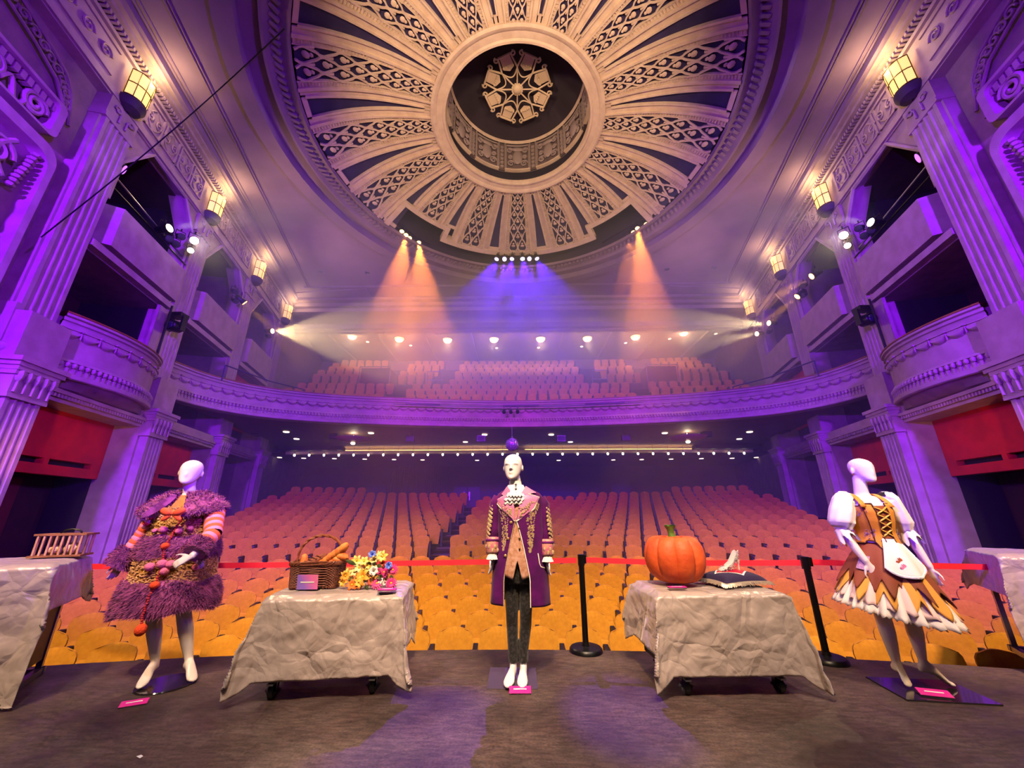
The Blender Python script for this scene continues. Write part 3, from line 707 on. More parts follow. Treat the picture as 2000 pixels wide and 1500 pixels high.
# rear: dropped beams, ceilings above the balcony and its back wall
RP = mat('rear_plaster', '86706a', .8, col2='78625e', scale=1)
q = MB()
for (y, z, h, d) in ((18.5, 12.42, .16, .5), (18.75, 12.25, .2, .4), (18.95, 12.05, .22, .3), (20.9, 11.98, .3, .5), (21.1, 11.84, .18, .3)): q.box((0, y, z), (30, d, h))
q.build('cross_beam', RP, ceil)
q = MB(); q.box((0, 20.0, 12.36), (30, 2.2, .1)); q.box((0, 24.5, 12.5), (32, 7.2, .1)); q.box((0, 27.6, 8.6), (32, .2, 7.9)); q.build('rear_ceiling', RP, ceil)
for k in range(8):
    x = -10.9 + k * 3.13; q = MB()
    for i, w_ in enumerate((1.5, 1.1, .7)):
        for (cx, cy_, sx, sy) in ((x, 22.2 - w_ * .4, w_, .05), (x, 22.2 + w_ * .4, w_, .05), (x - w_ / 2, 22.2, .05, w_ * .8), (x + w_ / 2, 22.2, .05, w_ * .8)): q.box((cx, cy_, 12.43 - .02 * i), (sx, sy, .05))
    q.build('coffer_moulding', RP, ceil)
for k in range(9):
    q = MB(); q.box((-12.5 + k * 3.13, 24.5, 12.4), (.3, 7, .18)); q.build('rear_rib', RP, ceil)
# ================================================================== seats
ORD = ['first', 'second', 'third', 'fourth', 'fifth', 'sixth', 'seventh', 'eighth', 'ninth', 'tenth', 'eleventh', 'twelfth', 'thirteenth', 'fourteenth', 'fifteenth', 'sixteenth', 'seventeenth', 'eighteenth', 'nineteenth', 'twentieth', 'twenty-first', 'twenty-second', 'twenty-third', 'twenty-fourth', 'twenty-fifth', 'twenty-sixth', 'twenty-seventh', 'twenty-eighth', 'twenty-ninth', 'thirtieth', 'thirty-first']
def project(p):
    v = Vector(p) - EYE; w_ = v.dot(_F); return (1000 + FPX * v.dot(_R) / w_, 750 - FPX * v.dot(_U) / w_) if w_ > .1 else (1e6, 1e6)
def pad(q, z0, z1, hw0, hw1, y, th, lean, nu=10, nv=8, rc=.13, curve=.045, crown=.02):
    """cushioned panel facing -y: straight sides, rounded top corners, slightly crowned top"""
    def fn(side):
        def g(a, b):
            x = (a - .5) * 2; tz = 1 - (1 - b) ** 1.5; zz = z0 + (z1 - z0) * tz; h = hw0 + (hw1 - hw0) * tz
            k = (zz - (z1 - rc)) / rc
            if k > 0: h -= rc * (1 - sqrt(max(0, 1 - min(1, k) ** 2))) * .85
            zz += crown * (1 - x * x) * tz ** 4
            edge = (1 - abs(x) ** 6) * (1 - abs(2 * tz - 1) ** 10)
            return (x * h, y + lean * tz - curve * (x * x) + side * th * .5 * (.35 + .65 * edge), zz)
        return g
    q.grid(fn(-1), nu, nv); q.grid(fn(1), nu, nv)
    a, b = fn(-1), fn(1); rim = [(i / nu, 0) for i in range(nu)] + [(1, j / nv) for j in range(nv)] + [(1 - i / nu, 1) for i in range(nu)] + [(0, 1 - j / nv) for j in range(nv)]
    q.rings([[a(*r), b(*r)] for r in rim], False, loop=True)
q = MB(); pad(q, .30, .845, .185, .250, .10, .075, .10); SB = q
seat0 = empty('theatre_seat', (0, 0, 0))
SB.build('backrest', SEATM, seat0)
q = MB(); pad(q, .14, .54, .20, .218, -.03, .10, .05, rc=.06, curve=.02, crown=.01); q.build('seat_cushion', SEATM, seat0)
q = MB(); q.box((.28, .05, .33), (.055, .30, .66)); q.box((.28, -.02, .665), (.06, .34, .035)); q.build('armrest', SEATD, seat0, smooth=0)
q = MB(); q.box((0, .10, .22), (.44, .04, .18)); q.build('back_shell', SEATD, seat0, smooth=0)
q = MB(); q.box((.28, -.104, .63), (.036, .008, .024)); q.build('number_plate', WHITE, seat0, smooth=0)
far = MB()   # light far-away version
pad(far, .18, .845, .17, .238, .06, .09, .10, 6, 5)
far.mi = 1; far.box((.28, .05, .38), (.06, .28, .6)); far.box((0, .12, .1), (.4, .05, .2)); far.mi = 0
def place_far(q, x, y, z, rz):
    c, s_ = cos(rz), sin(rz); o = len(q.v)
    q.v += [(x + c * a - s_ * b, y + s_ * a + c * b, z + d) for a, b, d in far.v]
    q.f += [tuple(o + i for i in f) for f in far.f]; q.m += far.m
PIT = .56
allseats = []
for r, (y0, z0) in enumerate(zip(SROW + RROW + [23.45], SZ + RZ + [RZ[-1] + .30])):
    R = y0 - RC; rear = r >= 7
    for side in (-1, 1):
        k = 0
        for j in range(40):
            a = side * ((j + (.5 if r % 2 == 0 else 0)) * PIT) / R
            if r % 2 and j == 0 and side < 0: continue
            x = R * sin(a); y = RC + R * cos(a)
            lim = A0 + KW * y - (.75 if not rear else (1.2 if r < 9 else .7))
            if abs(x) > min(lim, 9.5 if not rear else 13.2): continue
            if rear and -2.95 < x < -2.02: continue
            if r == 19 and abs(x) < 8.4: continue
            if r == 18 and -2 < x < 3.6: continue
            px_, py_ = project((x, y, z0 + .8))
            if not -45 < px_ < 2045: continue
            allseats.append((r, side, k, x, y, z0, -a)); k += 1
allseats.sort(key=lambda t: (t[0], abs(t[3])))
indiv = [t for t in allseats if project((t[3], t[4], t[5] + .8))[1] > 0][:300]
rest = [t for t in allseats if t not in indiv]
for i, (r, side, k, x, y, z0, rz) in enumerate(indiv):
    o = seat0 if i == 0 else copy_tree(seat0)
    o.location = (x, y, z0); o.rotation_euler = (0, 0, rz)
    props(o, 'mustard theatre seat, %s row from stage, %s from the purple-coat mannequin, %s side' % (ORD[r], ORD[k], 'pumpkin' if side > 0 else 'bread-basket'), 'seat', 'mustard seats in the stalls')
q = MB()
for (r, side, k, x, y, z0, rz) in rest: place_far(q, x, y, z0, rz)
q.build('stalls_seating', [SEATM, SEATD], kind='stuff', category='seating', label='distant rows of mustard seats rising to the back of the stalls')
q = MB()
def bal_row(r, x0, x1):
    y, zt = BROW[r]; n = int((x1 - x0) / PIT)
    for i in range(n):
        x = x0 + (i + (.5 if r % 2 else .85)) * (x1 - x0) / (n + .35); yy = y - .004 * x * x if abs(x) < 7 else y - .2 - .05 * (abs(x) - 7)
        place_far(q, x, yy, zt - .86, -x * .02)
for r in range(9):
    if r < 3: bal_row(r, -6.0 - .1 * r, 6.2 + .1 * r); bal_row(r, -12.6, -6.95); bal_row(r, 7.1, 12.6)
    else: bal_row(r, -4.1, 4.2)
    if r >= 4: bal_row(r, -7.6, -5.2); bal_row(r, 5.3, 7.7); bal_row(r, -12.8, -9.2); bal_row(r, 9.3, 12.8)
q.build('balcony_seating', [mat('mustard_balcony', 'd08a3c', .85, col2='c27c30', scale=10), SEATD], kind='stuff', category='seating', label='rows of orange-lit seats stepping up behind the balcony front')
# aisle steps and balcony gangways
st = empty('aisle_stair', (-2.5, 12, 0), label='dark carpeted aisle steps climbing between the two rear seat blocks', category='stairs')
for r, (y, z) in enumerate(zip(RROW, RZ)):
    q = MB(); q.box((-2.49, y - .1, z + .02), (.86, .5, .1)); q.build('tread', mat('tread', '3a2028', .9), st)
    q = MB(); q.box((-2.49, y - .35, z + .06), (.86, .03, .03)); q.build('nosing', mat('nosing', '6a4a50', .6), st)
for x in (-8.3, 8.4):
    g = empty('gangway_opening', (x, 21.2, 7.4), label='dark gangway opening among the balcony seats, ' + ('bread-basket' if x < 0 else 'pumpkin') + ' side', category='gangway')
    q = MB(); q.box((x, 21.6, 8.6), (1.7, 1.4, 1.5)); q.build('opening', DARK, g)  # solid near-black block, its colour stands in for the opening's shade
    q = MB()
    for a in (-.9, .9): q.tube([(x + a, 20.8, 7.6), (x + a, 20.8, 9.45)], .03, 6)
    q.tube([(x - .9, 20.8, 9.4), (x + .9, 20.8, 9.4)], .03, 6); q.build('rail', STEEL, g)
for x in (-4.9, 4.9):
    g = empty('gangway_railing', (x, 21.2, 8), label='thin steel gangway railing beside the upper balcony block, ' + ('bread-basket' if x < 0 else 'pumpkin') + ' side', category='railing')
    q = MB()
    for a in (-.45, .45): q.tube([(x + a, 21.4, 7.6), (x + a, 21.4, 9.3)], .025, 6)
    for z in (8.2, 8.75, 9.3): q.tube([(x - .45, 21.4, z), (x + .45, 21.4, z)], .025, 6)
    q.build('rail', STEEL, g)

# ================================================================== fixtures of the house
AMBG = glow('sconce_glass', 'ffce6a', 1.05)
SIDE = {-1: 'fur-coat side', 1: 'milkmaid side'}
for s in (-1, 1):
    for i, u in enumerate(UC):
        c = Wp(s, u - .02, .08, 11.0); e = empty('wall_sconce', c, label='glowing amber glass wall sconce under the ceiling, %s from stage, %s' % (ORD[i], SIDE[s]), category='sconce', group='amber wall sconces')
        ang = atan2(KW, -s)  # inward normal direction
        P = lambda a, r, z: (c[0] + r * cos(ang + a), c[1] + r * sin(ang + a), z)
        for k in range(5):
            a0, a1 = -1.45 + 2.9 * k / 5 + .03, -1.45 + 2.9 * (k + 1) / 5 - .03
            q = MB(); q.add([P(a0, .29, 11.04), P(a1, .29, 11.04), P(a1, .31, 11.80), P(a0, .31, 11.80)], [(0, 1, 2, 3)]); q.build('glass_pane', AMBG, e, smooth=0)
        q = MB()
        for k in range(6):
            a = -1.45 + 2.9 * k / 5; q.tube([P(a, .292, 11.02), P(a, .313, 11.82)], .010, 4)
        for z, r in ((11.03, .294), (11.42, .304), (11.81, .314)): q.tube([P(-1.45 + 2.9 * k / 10, r, z) for k in range(11)], .014, 4)
        q.build('frame', mat('bronze', '5a4020', .5, metal=.5), e)
        q = MB(); q.rings([[P(-1.6 + 3.2 * k / 12, r, z) for r, z in ((.05, 10.72), (.24, 10.80), (.31, 10.92), (.31, 11.0), (.02, 11.02))] for k in range(13)], False); q.build('bracket', mat('sconce_bracket', '3a2c34', .7), e)
        point('sconce_light', Wp(s, u, .55, 11.95), 46, (1.0, .68, .34), .12)
def lamp(name, label, p, t, col, r=.12, ln=.35, e=8, power=0, deg=25, blend=.5, grp=None, cat='spotlight', body=None, lr=None, lc=None):
    p = Vector(p); d = (Vector(t) - p).normalized(); up = Vector((0, 0, 1)); sd = d.cross(up).normalized()
    g = empty(name, tuple(p), label=label, category=cat, group=grp)
    q = MB(); q.tube([p - d * ln, p - d * ln * .9, p - d * ln * .35, p - d * ln * .3, p - d * .005], [r * .55, r * .8, r * .85, r, r * 1.05], 10, True); q.build('body', body or BLACKM, g)
    q = MB(); c = p - d * ln * .5; q.tube([c + sd * r * 1.15, c + sd * r * 1.15 + up * r * 1.8, c - sd * r * 1.15 + up * r * 1.8, c - sd * r * 1.15], r * .12, 5); q.cyl(c + up * r * 1.8, c + up * r * 2.6, r * .2, r * .2, 6); q.build('yoke', BLACKM, g)
    q = MB(); n = 14; o1 = sd; o2 = sd.cross(d)
    q.add([p + d * .012] + [p + (o1 * cos(2 * pi * i / n) + o2 * sin(2 * pi * i / n)) * r * .92 for i in range(n)], [(0, 1 + i, 1 + (i + 1) % n) for i in range(n)])
    lc = lc or col; q.build('lens', glow('lens_%02x%02x%02x_%g' % (*[int(c * 255) for c in lc], e), lc, e) if e else BLACK, g)
    if power: spot('lamp_beam', p + d * .05, t, power, col, deg, blend, lr or r * .5)
    return g
def rayp(x, y, Y):   # world point seen at a pixel of the photograph, at house depth Y
    d = _F + _R * (x - 1000) / FPX + _U * (750 - y) / FPX; return EYE + d * (Y / d.y)
WW = (1.0, .80, .50)
# box spotlights
BL = [(-1, 8.65, .35, 8.99, (-4.0, 8.5, 9.6), WW, 2600, 16, 'pale spotlight on the front upper box throwing a level beam, fur-coat side'),
      (-1, 9.62, .40, 9.36, (.5, 2.0, 1.0), WW, 1500, 24, 'bright paired spotlight facing the stage beside the second pilaster, fur-coat side'),
      (-1, 9.75, .30, 9.08, (-2.0, 3.0, .5), WW, 0, 20, 'small lower spotlight under the bright pair, fur-coat side'),
      (-1, 13.35, .35, 9.35, (-9.2, 15.4, 7.6), AMBER, 1500, 22, 'amber spotlight on the second upper box, fur-coat side'),
      (-1, 16.17, .40, 9.50, tuple(rayp(900, 672, 15.0)), (1.0, .66, .30), 4500, 42, 'strong warm spotlight on the third upper box throwing a wide beam, fur-coat side'),
      (1, 8.69, .35, 8.92, (4.2, 8.6, 9.4), WW, 2200, 16, 'pale spotlight on the front upper box throwing a level beam, milkmaid side'),
      (1, 9.71, .40, 9.34, (-.5, 2.0, 1.0), WW, 1500, 24, 'bright paired spotlight facing the stage beside the second pilaster, milkmaid side'),
      (1, 9.85, .30, 9.05, (2.0, 3.0, .5), WW, 0, 20, 'small lower spotlight under the bright pair, milkmaid side'),
      (1, 11.88, .35, 9.33, (6.5, 13.0, 7.2), AMBER, 2200, 18, 'upper amber spotlight on the second upper box, milkmaid side'),
      (1, 13.09, .35, 9.23, (8.0, 14.0, 6.9), AMBER, 1600, 18, 'lower amber spotlight on the second upper box, milkmaid side'),
      (1, 15.73, .40, 9.46, tuple(rayp(1200, 640, 15.0)), (1.0, .70, .34), 5000, 24, 'upper warm spotlight on the third upper box, milkmaid side'),
      (1, 17.2, .40, 9.63, tuple(rayp(1250, 690, 16.0)), (1.0, .70, .34), 2600, 20, 'lower warm spotlight on the third upper box, milkmaid side')]
for s, u, o, z, t, col, pw_, deg, lab in BL:
    lamp('box_spotlight', lab, Wp(s, u, o, z), t, col, .12 if 'small' not in lab else .09, .4, 14, pw_, deg, .35, 'spotlights on the upper boxes')
for s in (-1, 1):
    for k, (u, z) in enumerate(((8.95, 8.85), (9.25, 8.9), (9.35, 9.25), (13.0, 9.2), (12.8, 9.5), (16.4, 9.3))):
        lamp('unlit_spotlight', 'unlit black spotlight, %s one back along the upper box rails, %s' % (ORD[k], SIDE[s]), Wp(s, u, .22, z), Wp(s, u - 1.5, 2.0, z - 1.2), (.2, .2, .2), .1, .35, 0, grp='unlit spotlights on the upper boxes')
    b = MB(); b.tube([Wp(s, 7.0, -.2, 9.35), Wp(s, 10.0, -.05, 9.0)], .025, 6); b.build('lighting_bar', STEEL, label='thin steel lighting bar crossing the front upper box opening, ' + SIDE[s], category='bar')
    b = MB(); b.tube([Wp(s, 7.0, .0, 8.85), Wp(s, 10.0, .1, 8.72)], .025, 6); b.build('lighting_bar', BLACKM, label='black lighting bar above the front upper box panel, ' + SIDE[s], category='bar')
    lamp('corner_spotlight', 'small violet-lensed spotlight in the corner of the front arch, ' + SIDE[s], Wp(s, 7.25, .0, 9.5), Wp(s, 8.5, 2.5, 8.8), (.45, .1, 1.0), .13, .35, 2)
    b = MB(); b.tube([Wp(s, 12.3, .75, 6.28), Wp(s, 14.0, 1.6, 6.32), Wp(s, 15.0, 2.6, 6.35)], .025, 6); b.tube([Wp(s, 12.3, .75, 5.7), Wp(s, 12.3, .75, 6.28)], .025, 6); b.tube([Wp(s, 15.0, 2.6, 5.7), Wp(s, 15.0, 2.6, 6.35)], .025, 6); b.build('safety_rail', mat('blue_rail', '2a2440', .5), label='dark metal safety rail above the balcony front corner, ' + SIDE[s], category='railing')
    # moving head on a boom at the second pilaster
    c = Wp(s, 9.98, .38, 6.55); g = empty('moving_head_light', c, label='black moving-head light clamped to the second pilaster, ' + SIDE[s], category='stage light')
    b = MB(); b.box((c[0], c[1], c[2] + .38), (.36, .3, .12)); b.build('base', BLACKM, g)
    for e in (-1, 1):
        b = MB(); b.box((c[0] + e * .2, c[1], c[2] + .12), (.06, .16, .46)); b.build('yoke_arm', BLACKM, g)
    b = MB(); b.tube([(c[0], c[1] + .18, c[2] + .06), (c[0], c[1] + .1, c[2] + .04), (c[0], c[1] - .2, c[2] - .02), (c[0], c[1] - .22, c[2] - .02)], [.1, .17, .17, .15], 14); b.build('head', BLACKM, g)
    b = MB(); b.ell((c[0], c[1] - .22, c[2] - .02), (.12, .03, .12), 12, 6); b.build('lens', mat('dark_glass', '1c1a2c', .1, coat=1), g)
    b = MB(); b.tube([Wp(s, 9.72, .3, 5.3), Wp(s, 9.72, .3, 7.1)], .03, 8); b.build('boom_pipe', BLACKM, label='black vertical pipe carrying the moving head, ' + SIDE[s], category='pipe')
    b = MB(); wbox(b, s, 9.70, 10.08, -.06, .02, 5.0, 7.1); b.build('white_mask_panel', PLASTER, label='tall plaster panel behind the moving head on the second pilaster, ' + SIDE[s], category='panel')
# dome trough lights
LT = [((-4.4, 12.0, 0), 44, 3800), ((-.62, 2.95, 0), 4.6, 10500), ((-1.6, 11.5, 0), 40, 4200), ((1.2, 11.8, 0), 40, 5200), ((.76, 3.3, 0), 3.6, 9500), ((4.4, 12.0, 0), 44, 3800)]
for i, x in enumerate((-.92, -.55, -.2, .3, .62, .98)):
    lamp('led_wash_light', 'violet LED wash light at the dome front, %s of six from the fur-coat side' % ORD[i], (x, 15.15, 12.58), LT[i][0], (.10, .008, 1.0) if i not in (1, 4) else (.24, .04, 1.0), .11, .3, 3 if i != 3 else 9, LT[i][2], LT[i][1], .7, 'violet wash lights at the dome front', lc=(.62, .5, 1.0))
AM = [(-1, (785, 452), (-4.6, 10, 0)), (-1, (793, 459), (-3.8, 9.5, 0)), (-1, (800, 465), (-3.0, 9.0, 0)), (-1, (818, 474), (-1.6, 9.0, 0)), (1, (1262, 438), (4.6, 9.5, 0)), (1, (1245, 446), (3.9, 10, 0)), (1, (1237, 454), (3.4, 9.0, 0)), (1, (1228, 462), (2.6, 9.0, 0))]
for i, (s, (x, y), t) in enumerate(AM):
    d = _F + _R * (x - 1000) / FPX + _U * (750 - y) / FPX; p = EYE + d * ((12.72 - EYE.z) / d.z)
    lamp('amber_spotlight', 'amber spotlight in the dome trough, %s of four from its outer end, %s' % (ORD[i % 4], SIDE[s]), p, t, (1.0, .26, .04), .1, .35, 5, 10000 if i % 4 in (1, 3) else 0, 22, .5, 'amber spotlights in the dome trough', lc=(1.0, .62, .2))
for s in (-1, 1):
    b = MB(); b.tube([(s * 5.6, 12.6, 12.85), (s * 3.9, 14.4, 12.85)], .03, 6); b.build('trough_bar', BLACKM, label='black bar carrying the amber spotlights in the dome trough, ' + SIDE[s], category='bar')
b = MB(); b.tube([(-1.3, 15.3, 12.85), (1.3, 15.3, 12.85)], .03, 6); b.build('trough_bar', BLACKM, label='black bar carrying the six violet lights at dome front', category='bar')
# bowl pendants over the balcony
BOWL = glow('bowl_glass', 'ffe2ae', 1.3)
for k in range(8):
    x, y = [(688, 657), (780, 662), (874, 664), (965, 663), (1056, 662), (1147, 661), (1241, 658), (1335, 650)][k]; p = rayp(x, y, 23.0)
    g = empty('bowl_pendant', tuple(p), label='glowing ivory bowl ceiling light over the balcony, %s of eight from the fur-coat side' % ORD[k], category='ceiling light', group='ivory bowl lights over the balcony')
    b = MB(); b.lathe([(.02, -.2), (.14, -.19), (.26, -.1), (.31, .02), (.30, .05)], 16, p); b.build('bowl', BOWL, g)
    b = MB(); b.lathe([(.32, .02), (.34, .05), (.30, .08)], 16, p); b.cyl(p + Vector((0, 0, -.2)), p + Vector((0, 0, -.26)), .04, .01, 8); b.build('rim', mat('bronze', '5a4020', .5, metal=.5), g)
    b = MB(); b.cyl(p + Vector((0, 0, .05)), p + Vector((0, 0, .3)), .03, .03, 6); b.build('stem', mat('bronze', '5a4020', .5, metal=.5), g)
    point('bowl_light', p + Vector((0, -.1, -.45)), 110, (1, .62, .36), .15)
# bare bulbs along the cove
BULB = glow('bulb', 'fff0cc', 9)
for k in range(31):
    x = -12.0 + .8 * k; b = MB(); b.ell((x, 20.5, 4.22), (.055, .055, .07), 8, 6); b.mi = 1; b.cyl((x, 20.5, 4.28), (x, 20.5, 4.34), .035, .035, 6); b.cyl((x, 20.5, 4.33), (x, 20.5, 4.67), .008, .008, 5)
    b.build('bare_bulb', [BULB, BLACK], org=(x, 20.5, 4.2), label='bare bulb in the cove row under the balcony, %s from the fur-coat side' % ORD[k], category='bulb', group='bare bulbs along the cove')
for x in (-6, 6): area('cove_light', (x, 20.62, 4.48), (x, 20.7, 5.0), 56, (1, .66, .30), 11.2, .12)
# downlights
DLG = glow('downlight_glow', 'ffe9cc', 2.2)
for nm, z, pts in (('flat ceiling beneath the balcony', 4.66, [(231, 94), (310, 147), (880, 103), (1603, 170), (1750, 115)]), ('low ceiling behind the bulbs', 4.27, [(180, 288), (365, 294), (600, 297), (832, 301), (1057, 304), (1275, 307), (1693, 310)])):
    P2 = sorted([(500 + a / 3.92, 820 + b_ / 3.92) for a, b_ in pts] + [(1523 - a / 3.92, 820 + b_ / 3.92) for a, b_ in pts])
    for k, (x, y) in enumerate(P2):
        p = EYE + (_F + _R * (x - 1000) / FPX + _U * (750 - y) / FPX) * ((z - EYE.z) / (_F + _R * (x - 1000) / FPX + _U * (750 - y) / FPX).z)
        b = MB(); b.lathe([(.001, 0), (.09, 0), (.10, -.015), (.12, -.015), (.13, .02)], 12, p); b.build('downlight', DLG, org=tuple(p), label='round downlight in the %s, %s from the fur-coat side' % (nm, ORD[k]), category='downlight', group='downlights in the ' + nm)
for k, (x, y) in enumerate(((626, 531), (717, 533), (1303, 526), (1395, 523))):
    d = _F + _R * (x - 1000) / FPX + _U * (750 - y) / FPX; p = EYE + d * ((12.58 - EYE.z) / d.z)
    b = MB(); b.lathe([(.001, 0), (.09, 0), (.10, -.015), (.12, -.015), (.13, .02)], 12, p); b.build('downlight', STEEL, org=tuple(p), label='unlit downlight in the ceiling behind the dome, %s from the fur-coat side' % ORD[k], category='downlight', group='ceiling downlights behind the dome')
for k, (x, y) in enumerate(sorted(((626, 608), (717, 607), (825, 607), (718, 668), (802, 675), (970, 680), (1052, 679), (1136, 677), (1222, 670), (1308, 662), (1302, 600), (1396, 600), (1398, 652)))):
    d = _F + _R * (x - 1000) / FPX + _U * (750 - y) / FPX; p = EYE + d * (((12.44 if y > 640 else 12.30) - EYE.z) / d.z)
    b = MB(); b.lathe([(.001, 0), (.07, 0), (.08, -.012), (.1, -.012), (.11, .03)], 12, p); b.build('ceiling_spot', DLG, org=tuple(p), label='pinpoint ceiling light above the balcony seats, %s from the fur-coat side' % ORD[k], category='ceiling light', group='pinpoint lights above the balcony')
# dish chandeliers, speakers, mirror ball under the balcony
for s, (x, y) in ((-1, (690, 860)), (1, (1343, 857))):
    p = rayp(x, y, 17.1); g = empty('dish_chandelier', tuple(p), label='wide shallow dish chandelier under the balcony, ' + SIDE[s], category='chandelier', group='dish chandeliers under the balcony')
    b = MB(); b.lathe([(.12, -.12), (.35, -.08), (.65, -.02), (.80, .05), (.82, .07), (.65, .02), (.3, -.04)], 28, p); b.build('dish', mat('dish_brass', 'c8a878', .35, metal=.3), g)
    for k in range(6):
        a = k * pi / 3; b = MB(); b.cyl(p + Vector((.6 * cos(a), .6 * sin(a), .0)), p + Vector((.6 * cos(a), .6 * sin(a), .14)), .02, .02, 6); b.build('candle', WHITE, g)
    b = MB(); b.ell(p + Vector((0, 0, .08)), (.09, .09, .09), 10, 8); b.build('centre_bulb', BULB, g)
    b = MB(); b.ell(p + Vector((0, 0, -.14)), (.1, .1, .06), 10, 6); b.build('centre_cap', BULB, g)
    b = MB(); b.cyl(p, p + Vector((0, 0, .4)), .02, .02, 6); b.build('rod', STEEL, g)
    point('dish_light', p + Vector((0, -.1, .2)), 12, (1, .75, .45), .1)
for k, (x, y) in enumerate(((502, 843), (653, 853), (802, 857), (940, 857), (1096, 857), (1222, 855), (1380, 849), (1532, 838))):
    p = rayp(x, y, 16.9); g = empty('hanging_speaker', tuple(p), label='small black speaker hung under the balcony lip, %s of eight from fur-coat side' % ORD[k], category='speaker', group='speakers under the balcony')
    b = MB(); b.box(p, (.36, .26, .26)); b.build('cabinet', BLACKM, g, smooth=0)
    b = MB(); b.box(p + Vector((0, -.135, 0)), (.3, .015, .2)); b.build('grille', mat('grille', '201c2c', .6), g, smooth=0)
    b = MB(); b.cyl(p, p + Vector((0, 0, .42)), .02, .02, 6); b.build('hanger', BLACKM, g)
p = rayp(1000, 868, 15.6); g = empty('mirror_ball', tuple(p), label='mirrored disco ball hanging above the purple-coat mannequin', category='mirror ball')
b = MB(); b.ell(p, (.27, .27, .27), 24, 16); b.build('mirror_tiles', mat('mirror', 'd8c8e8', .25, metal=.6, col2='7a5a90', scale=30, contrast=(.45, .55)), g, smooth=0)  # lilac and violet reflections are put into the tile colour
b = MB(); b.cyl(p + Vector((0, 0, .25)), p + Vector((0, 0, .75)), .012, .012, 6); b.cyl(p + Vector((0, 0, .25)), p + Vector((0, 0, .32)), .04, .04, 8); b.build('hanger', STEEL, g)
# thin cable high across the corner of the house
a = Wp(-1, 5.6, .6, 6.2); c = (-5.6, 6.0, 12.5); b = MB(); b.tube([tuple(Vector(a).lerp(Vector(c), t) - Vector((0, 0, .25 * sin(pi * t)))) for t in [i / 12 for i in range(13)]], .012, 5); b.build('cable', BLACKM, label='thin black cable strung from the organ screen up to the ceiling', category='cable')
# ================================================================== things on the stage: tables, cloths, props
def pzf(x, y, z):
    d = _F + _R * (x - 1000) / FPX + _U * (750 - y) / FPX; return EYE + d * ((z - EYE.z) / d.z)
def satin():
    M = mat('silver_satin', 'b4a29c', .36, metal=.10, sheen=.3); N = M.node_tree.nodes; L = M.node_tree.links; b = N['Principled BSDF']
    tc = N.new('ShaderNodeTexCoord'); k = None
    wp = N.new('ShaderNodeTexNoise'); wp.inputs['Scale'].default_value = 2.5; wp.inputs['Detail'].default_value = 2; L.new(tc.outputs['Object'], wp.inputs['Vector'])
    ad = N.new('ShaderNodeMix'); ad.data_type = 'VECTOR'; ad.inputs[0].default_value = .22; L.new(tc.outputs['Object'], ad.inputs[4]); L.new(wp.outputs['Color'], ad.inputs[5])
    for kind, sc, st, ds in (('v', 5.5, .75, .05), ('v', 13.0, .45, .02), ('n', 9.0, .4, .03)):
        if kind == 'v':
            t = N.new('ShaderNodeTexVoronoi'); t.feature = 'DISTANCE_TO_EDGE'; t.inputs['Scale'].default_value = sc; L.new(ad.outputs[1], t.inputs['Vector']); o = t.outputs['Distance']
            mm = N.new('ShaderNodeMath'); mm.operation = 'MINIMUM'; mm.inputs[1].default_value = .22; L.new(o, mm.inputs[0]); o = mm.outputs[0]
        else:
            t = N.new('ShaderNodeTexNoise'); t.inputs['Scale'].default_value = sc; t.inputs['Detail'].default_value = 2; L.new(tc.outputs['Object'], t.inputs['Vector']); o = t.outputs[0]
        n = N.new('ShaderNodeBump'); n.inputs['Strength'].default_value = st; n.inputs['Distance'].default_value = ds; L.new(o, n.inputs['Height'])
        if k is not None: L.new(k.outputs[0], n.inputs['Normal'])
        k = n
    L.new(k.outputs[0], b.inputs['Normal']); return M
SATIN = satin()
CART = mat('cart_board', '2a2024', .7)
def cart(cx, cy, rz, L, D, h, label, casters=True, panel=False):
    R = Matrix.Rotation(rz, 3, 'Z'); T = lambda x, y, z: tuple(R @ Vector((x, y, z)) + Vector((cx, cy, 0)))
    g = empty('display_table', (cx, cy, 0), label=label, category='table')
    z0 = .13 if casters else 0
    q = MB(); q.box(T(0, 0, h - .035), (L, D, .03), rz); q.build('table_top', CART, g, smooth=0)
    q = MB()
    for sy in (-1, 1): q.box(T(0, sy * (D / 2 - .04), z0 + .03), (L - .02, .05, .05), rz)
    for sx in (-1, 1): q.box(T(sx * (L / 2 - .04), 0, z0 + .03), (.05, D - .02, .05), rz)
    q.build('lower_frame', STEEL if panel else CART, g, smooth=0)
    if panel:
        q = MB(); q.box(T(L / 2 - .05, 0, .5), (.02, D - .1, h - .2), rz); q.build('end_panel', BLACK, g, smooth=0)
    else:
        q = MB(); q.box(T(0, .02, z0 + .3), (L - .1, D - .1, .4), rz); q.build('storage_box', CART, g, smooth=0)
    for sx in (-1, 1):
        for sy in (-1, 1):
            x, y = sx * (L / 2 - .05), sy * (D / 2 - .05)
            q = MB(); q.box(T(x, y, (z0 + h) / 2), (.04, .04, h - z0 - .06), rz); q.build('leg', STEEL if panel else CART, g, smooth=0)
            if casters:
                x, y = sx * (L / 2 - .13), sy * (D / 2 - .03)
                c = empty('caster', T(x, y, 0), g)
                q = MB(); a, b = T(x - .018, y, .055), T(x + .018, y, .055); q.tube([a, a, b, b], [.04, .055, .055, .04], 16); q.build('wheel', mat('rubber', '15151a', .5), c)
                q = MB()
                for e in (-1, 1): q.box(T(x + e * .026, y + .01, .09), (.006, .045, .09), rz)
                q.box(T(x, y + .012, .135), (.06, .06, .012), rz); q.box(T(x, y - .05, .11), (.045, .05, .012), rz); q.build('fork', STEEL, c, smooth=0)
    return T, g
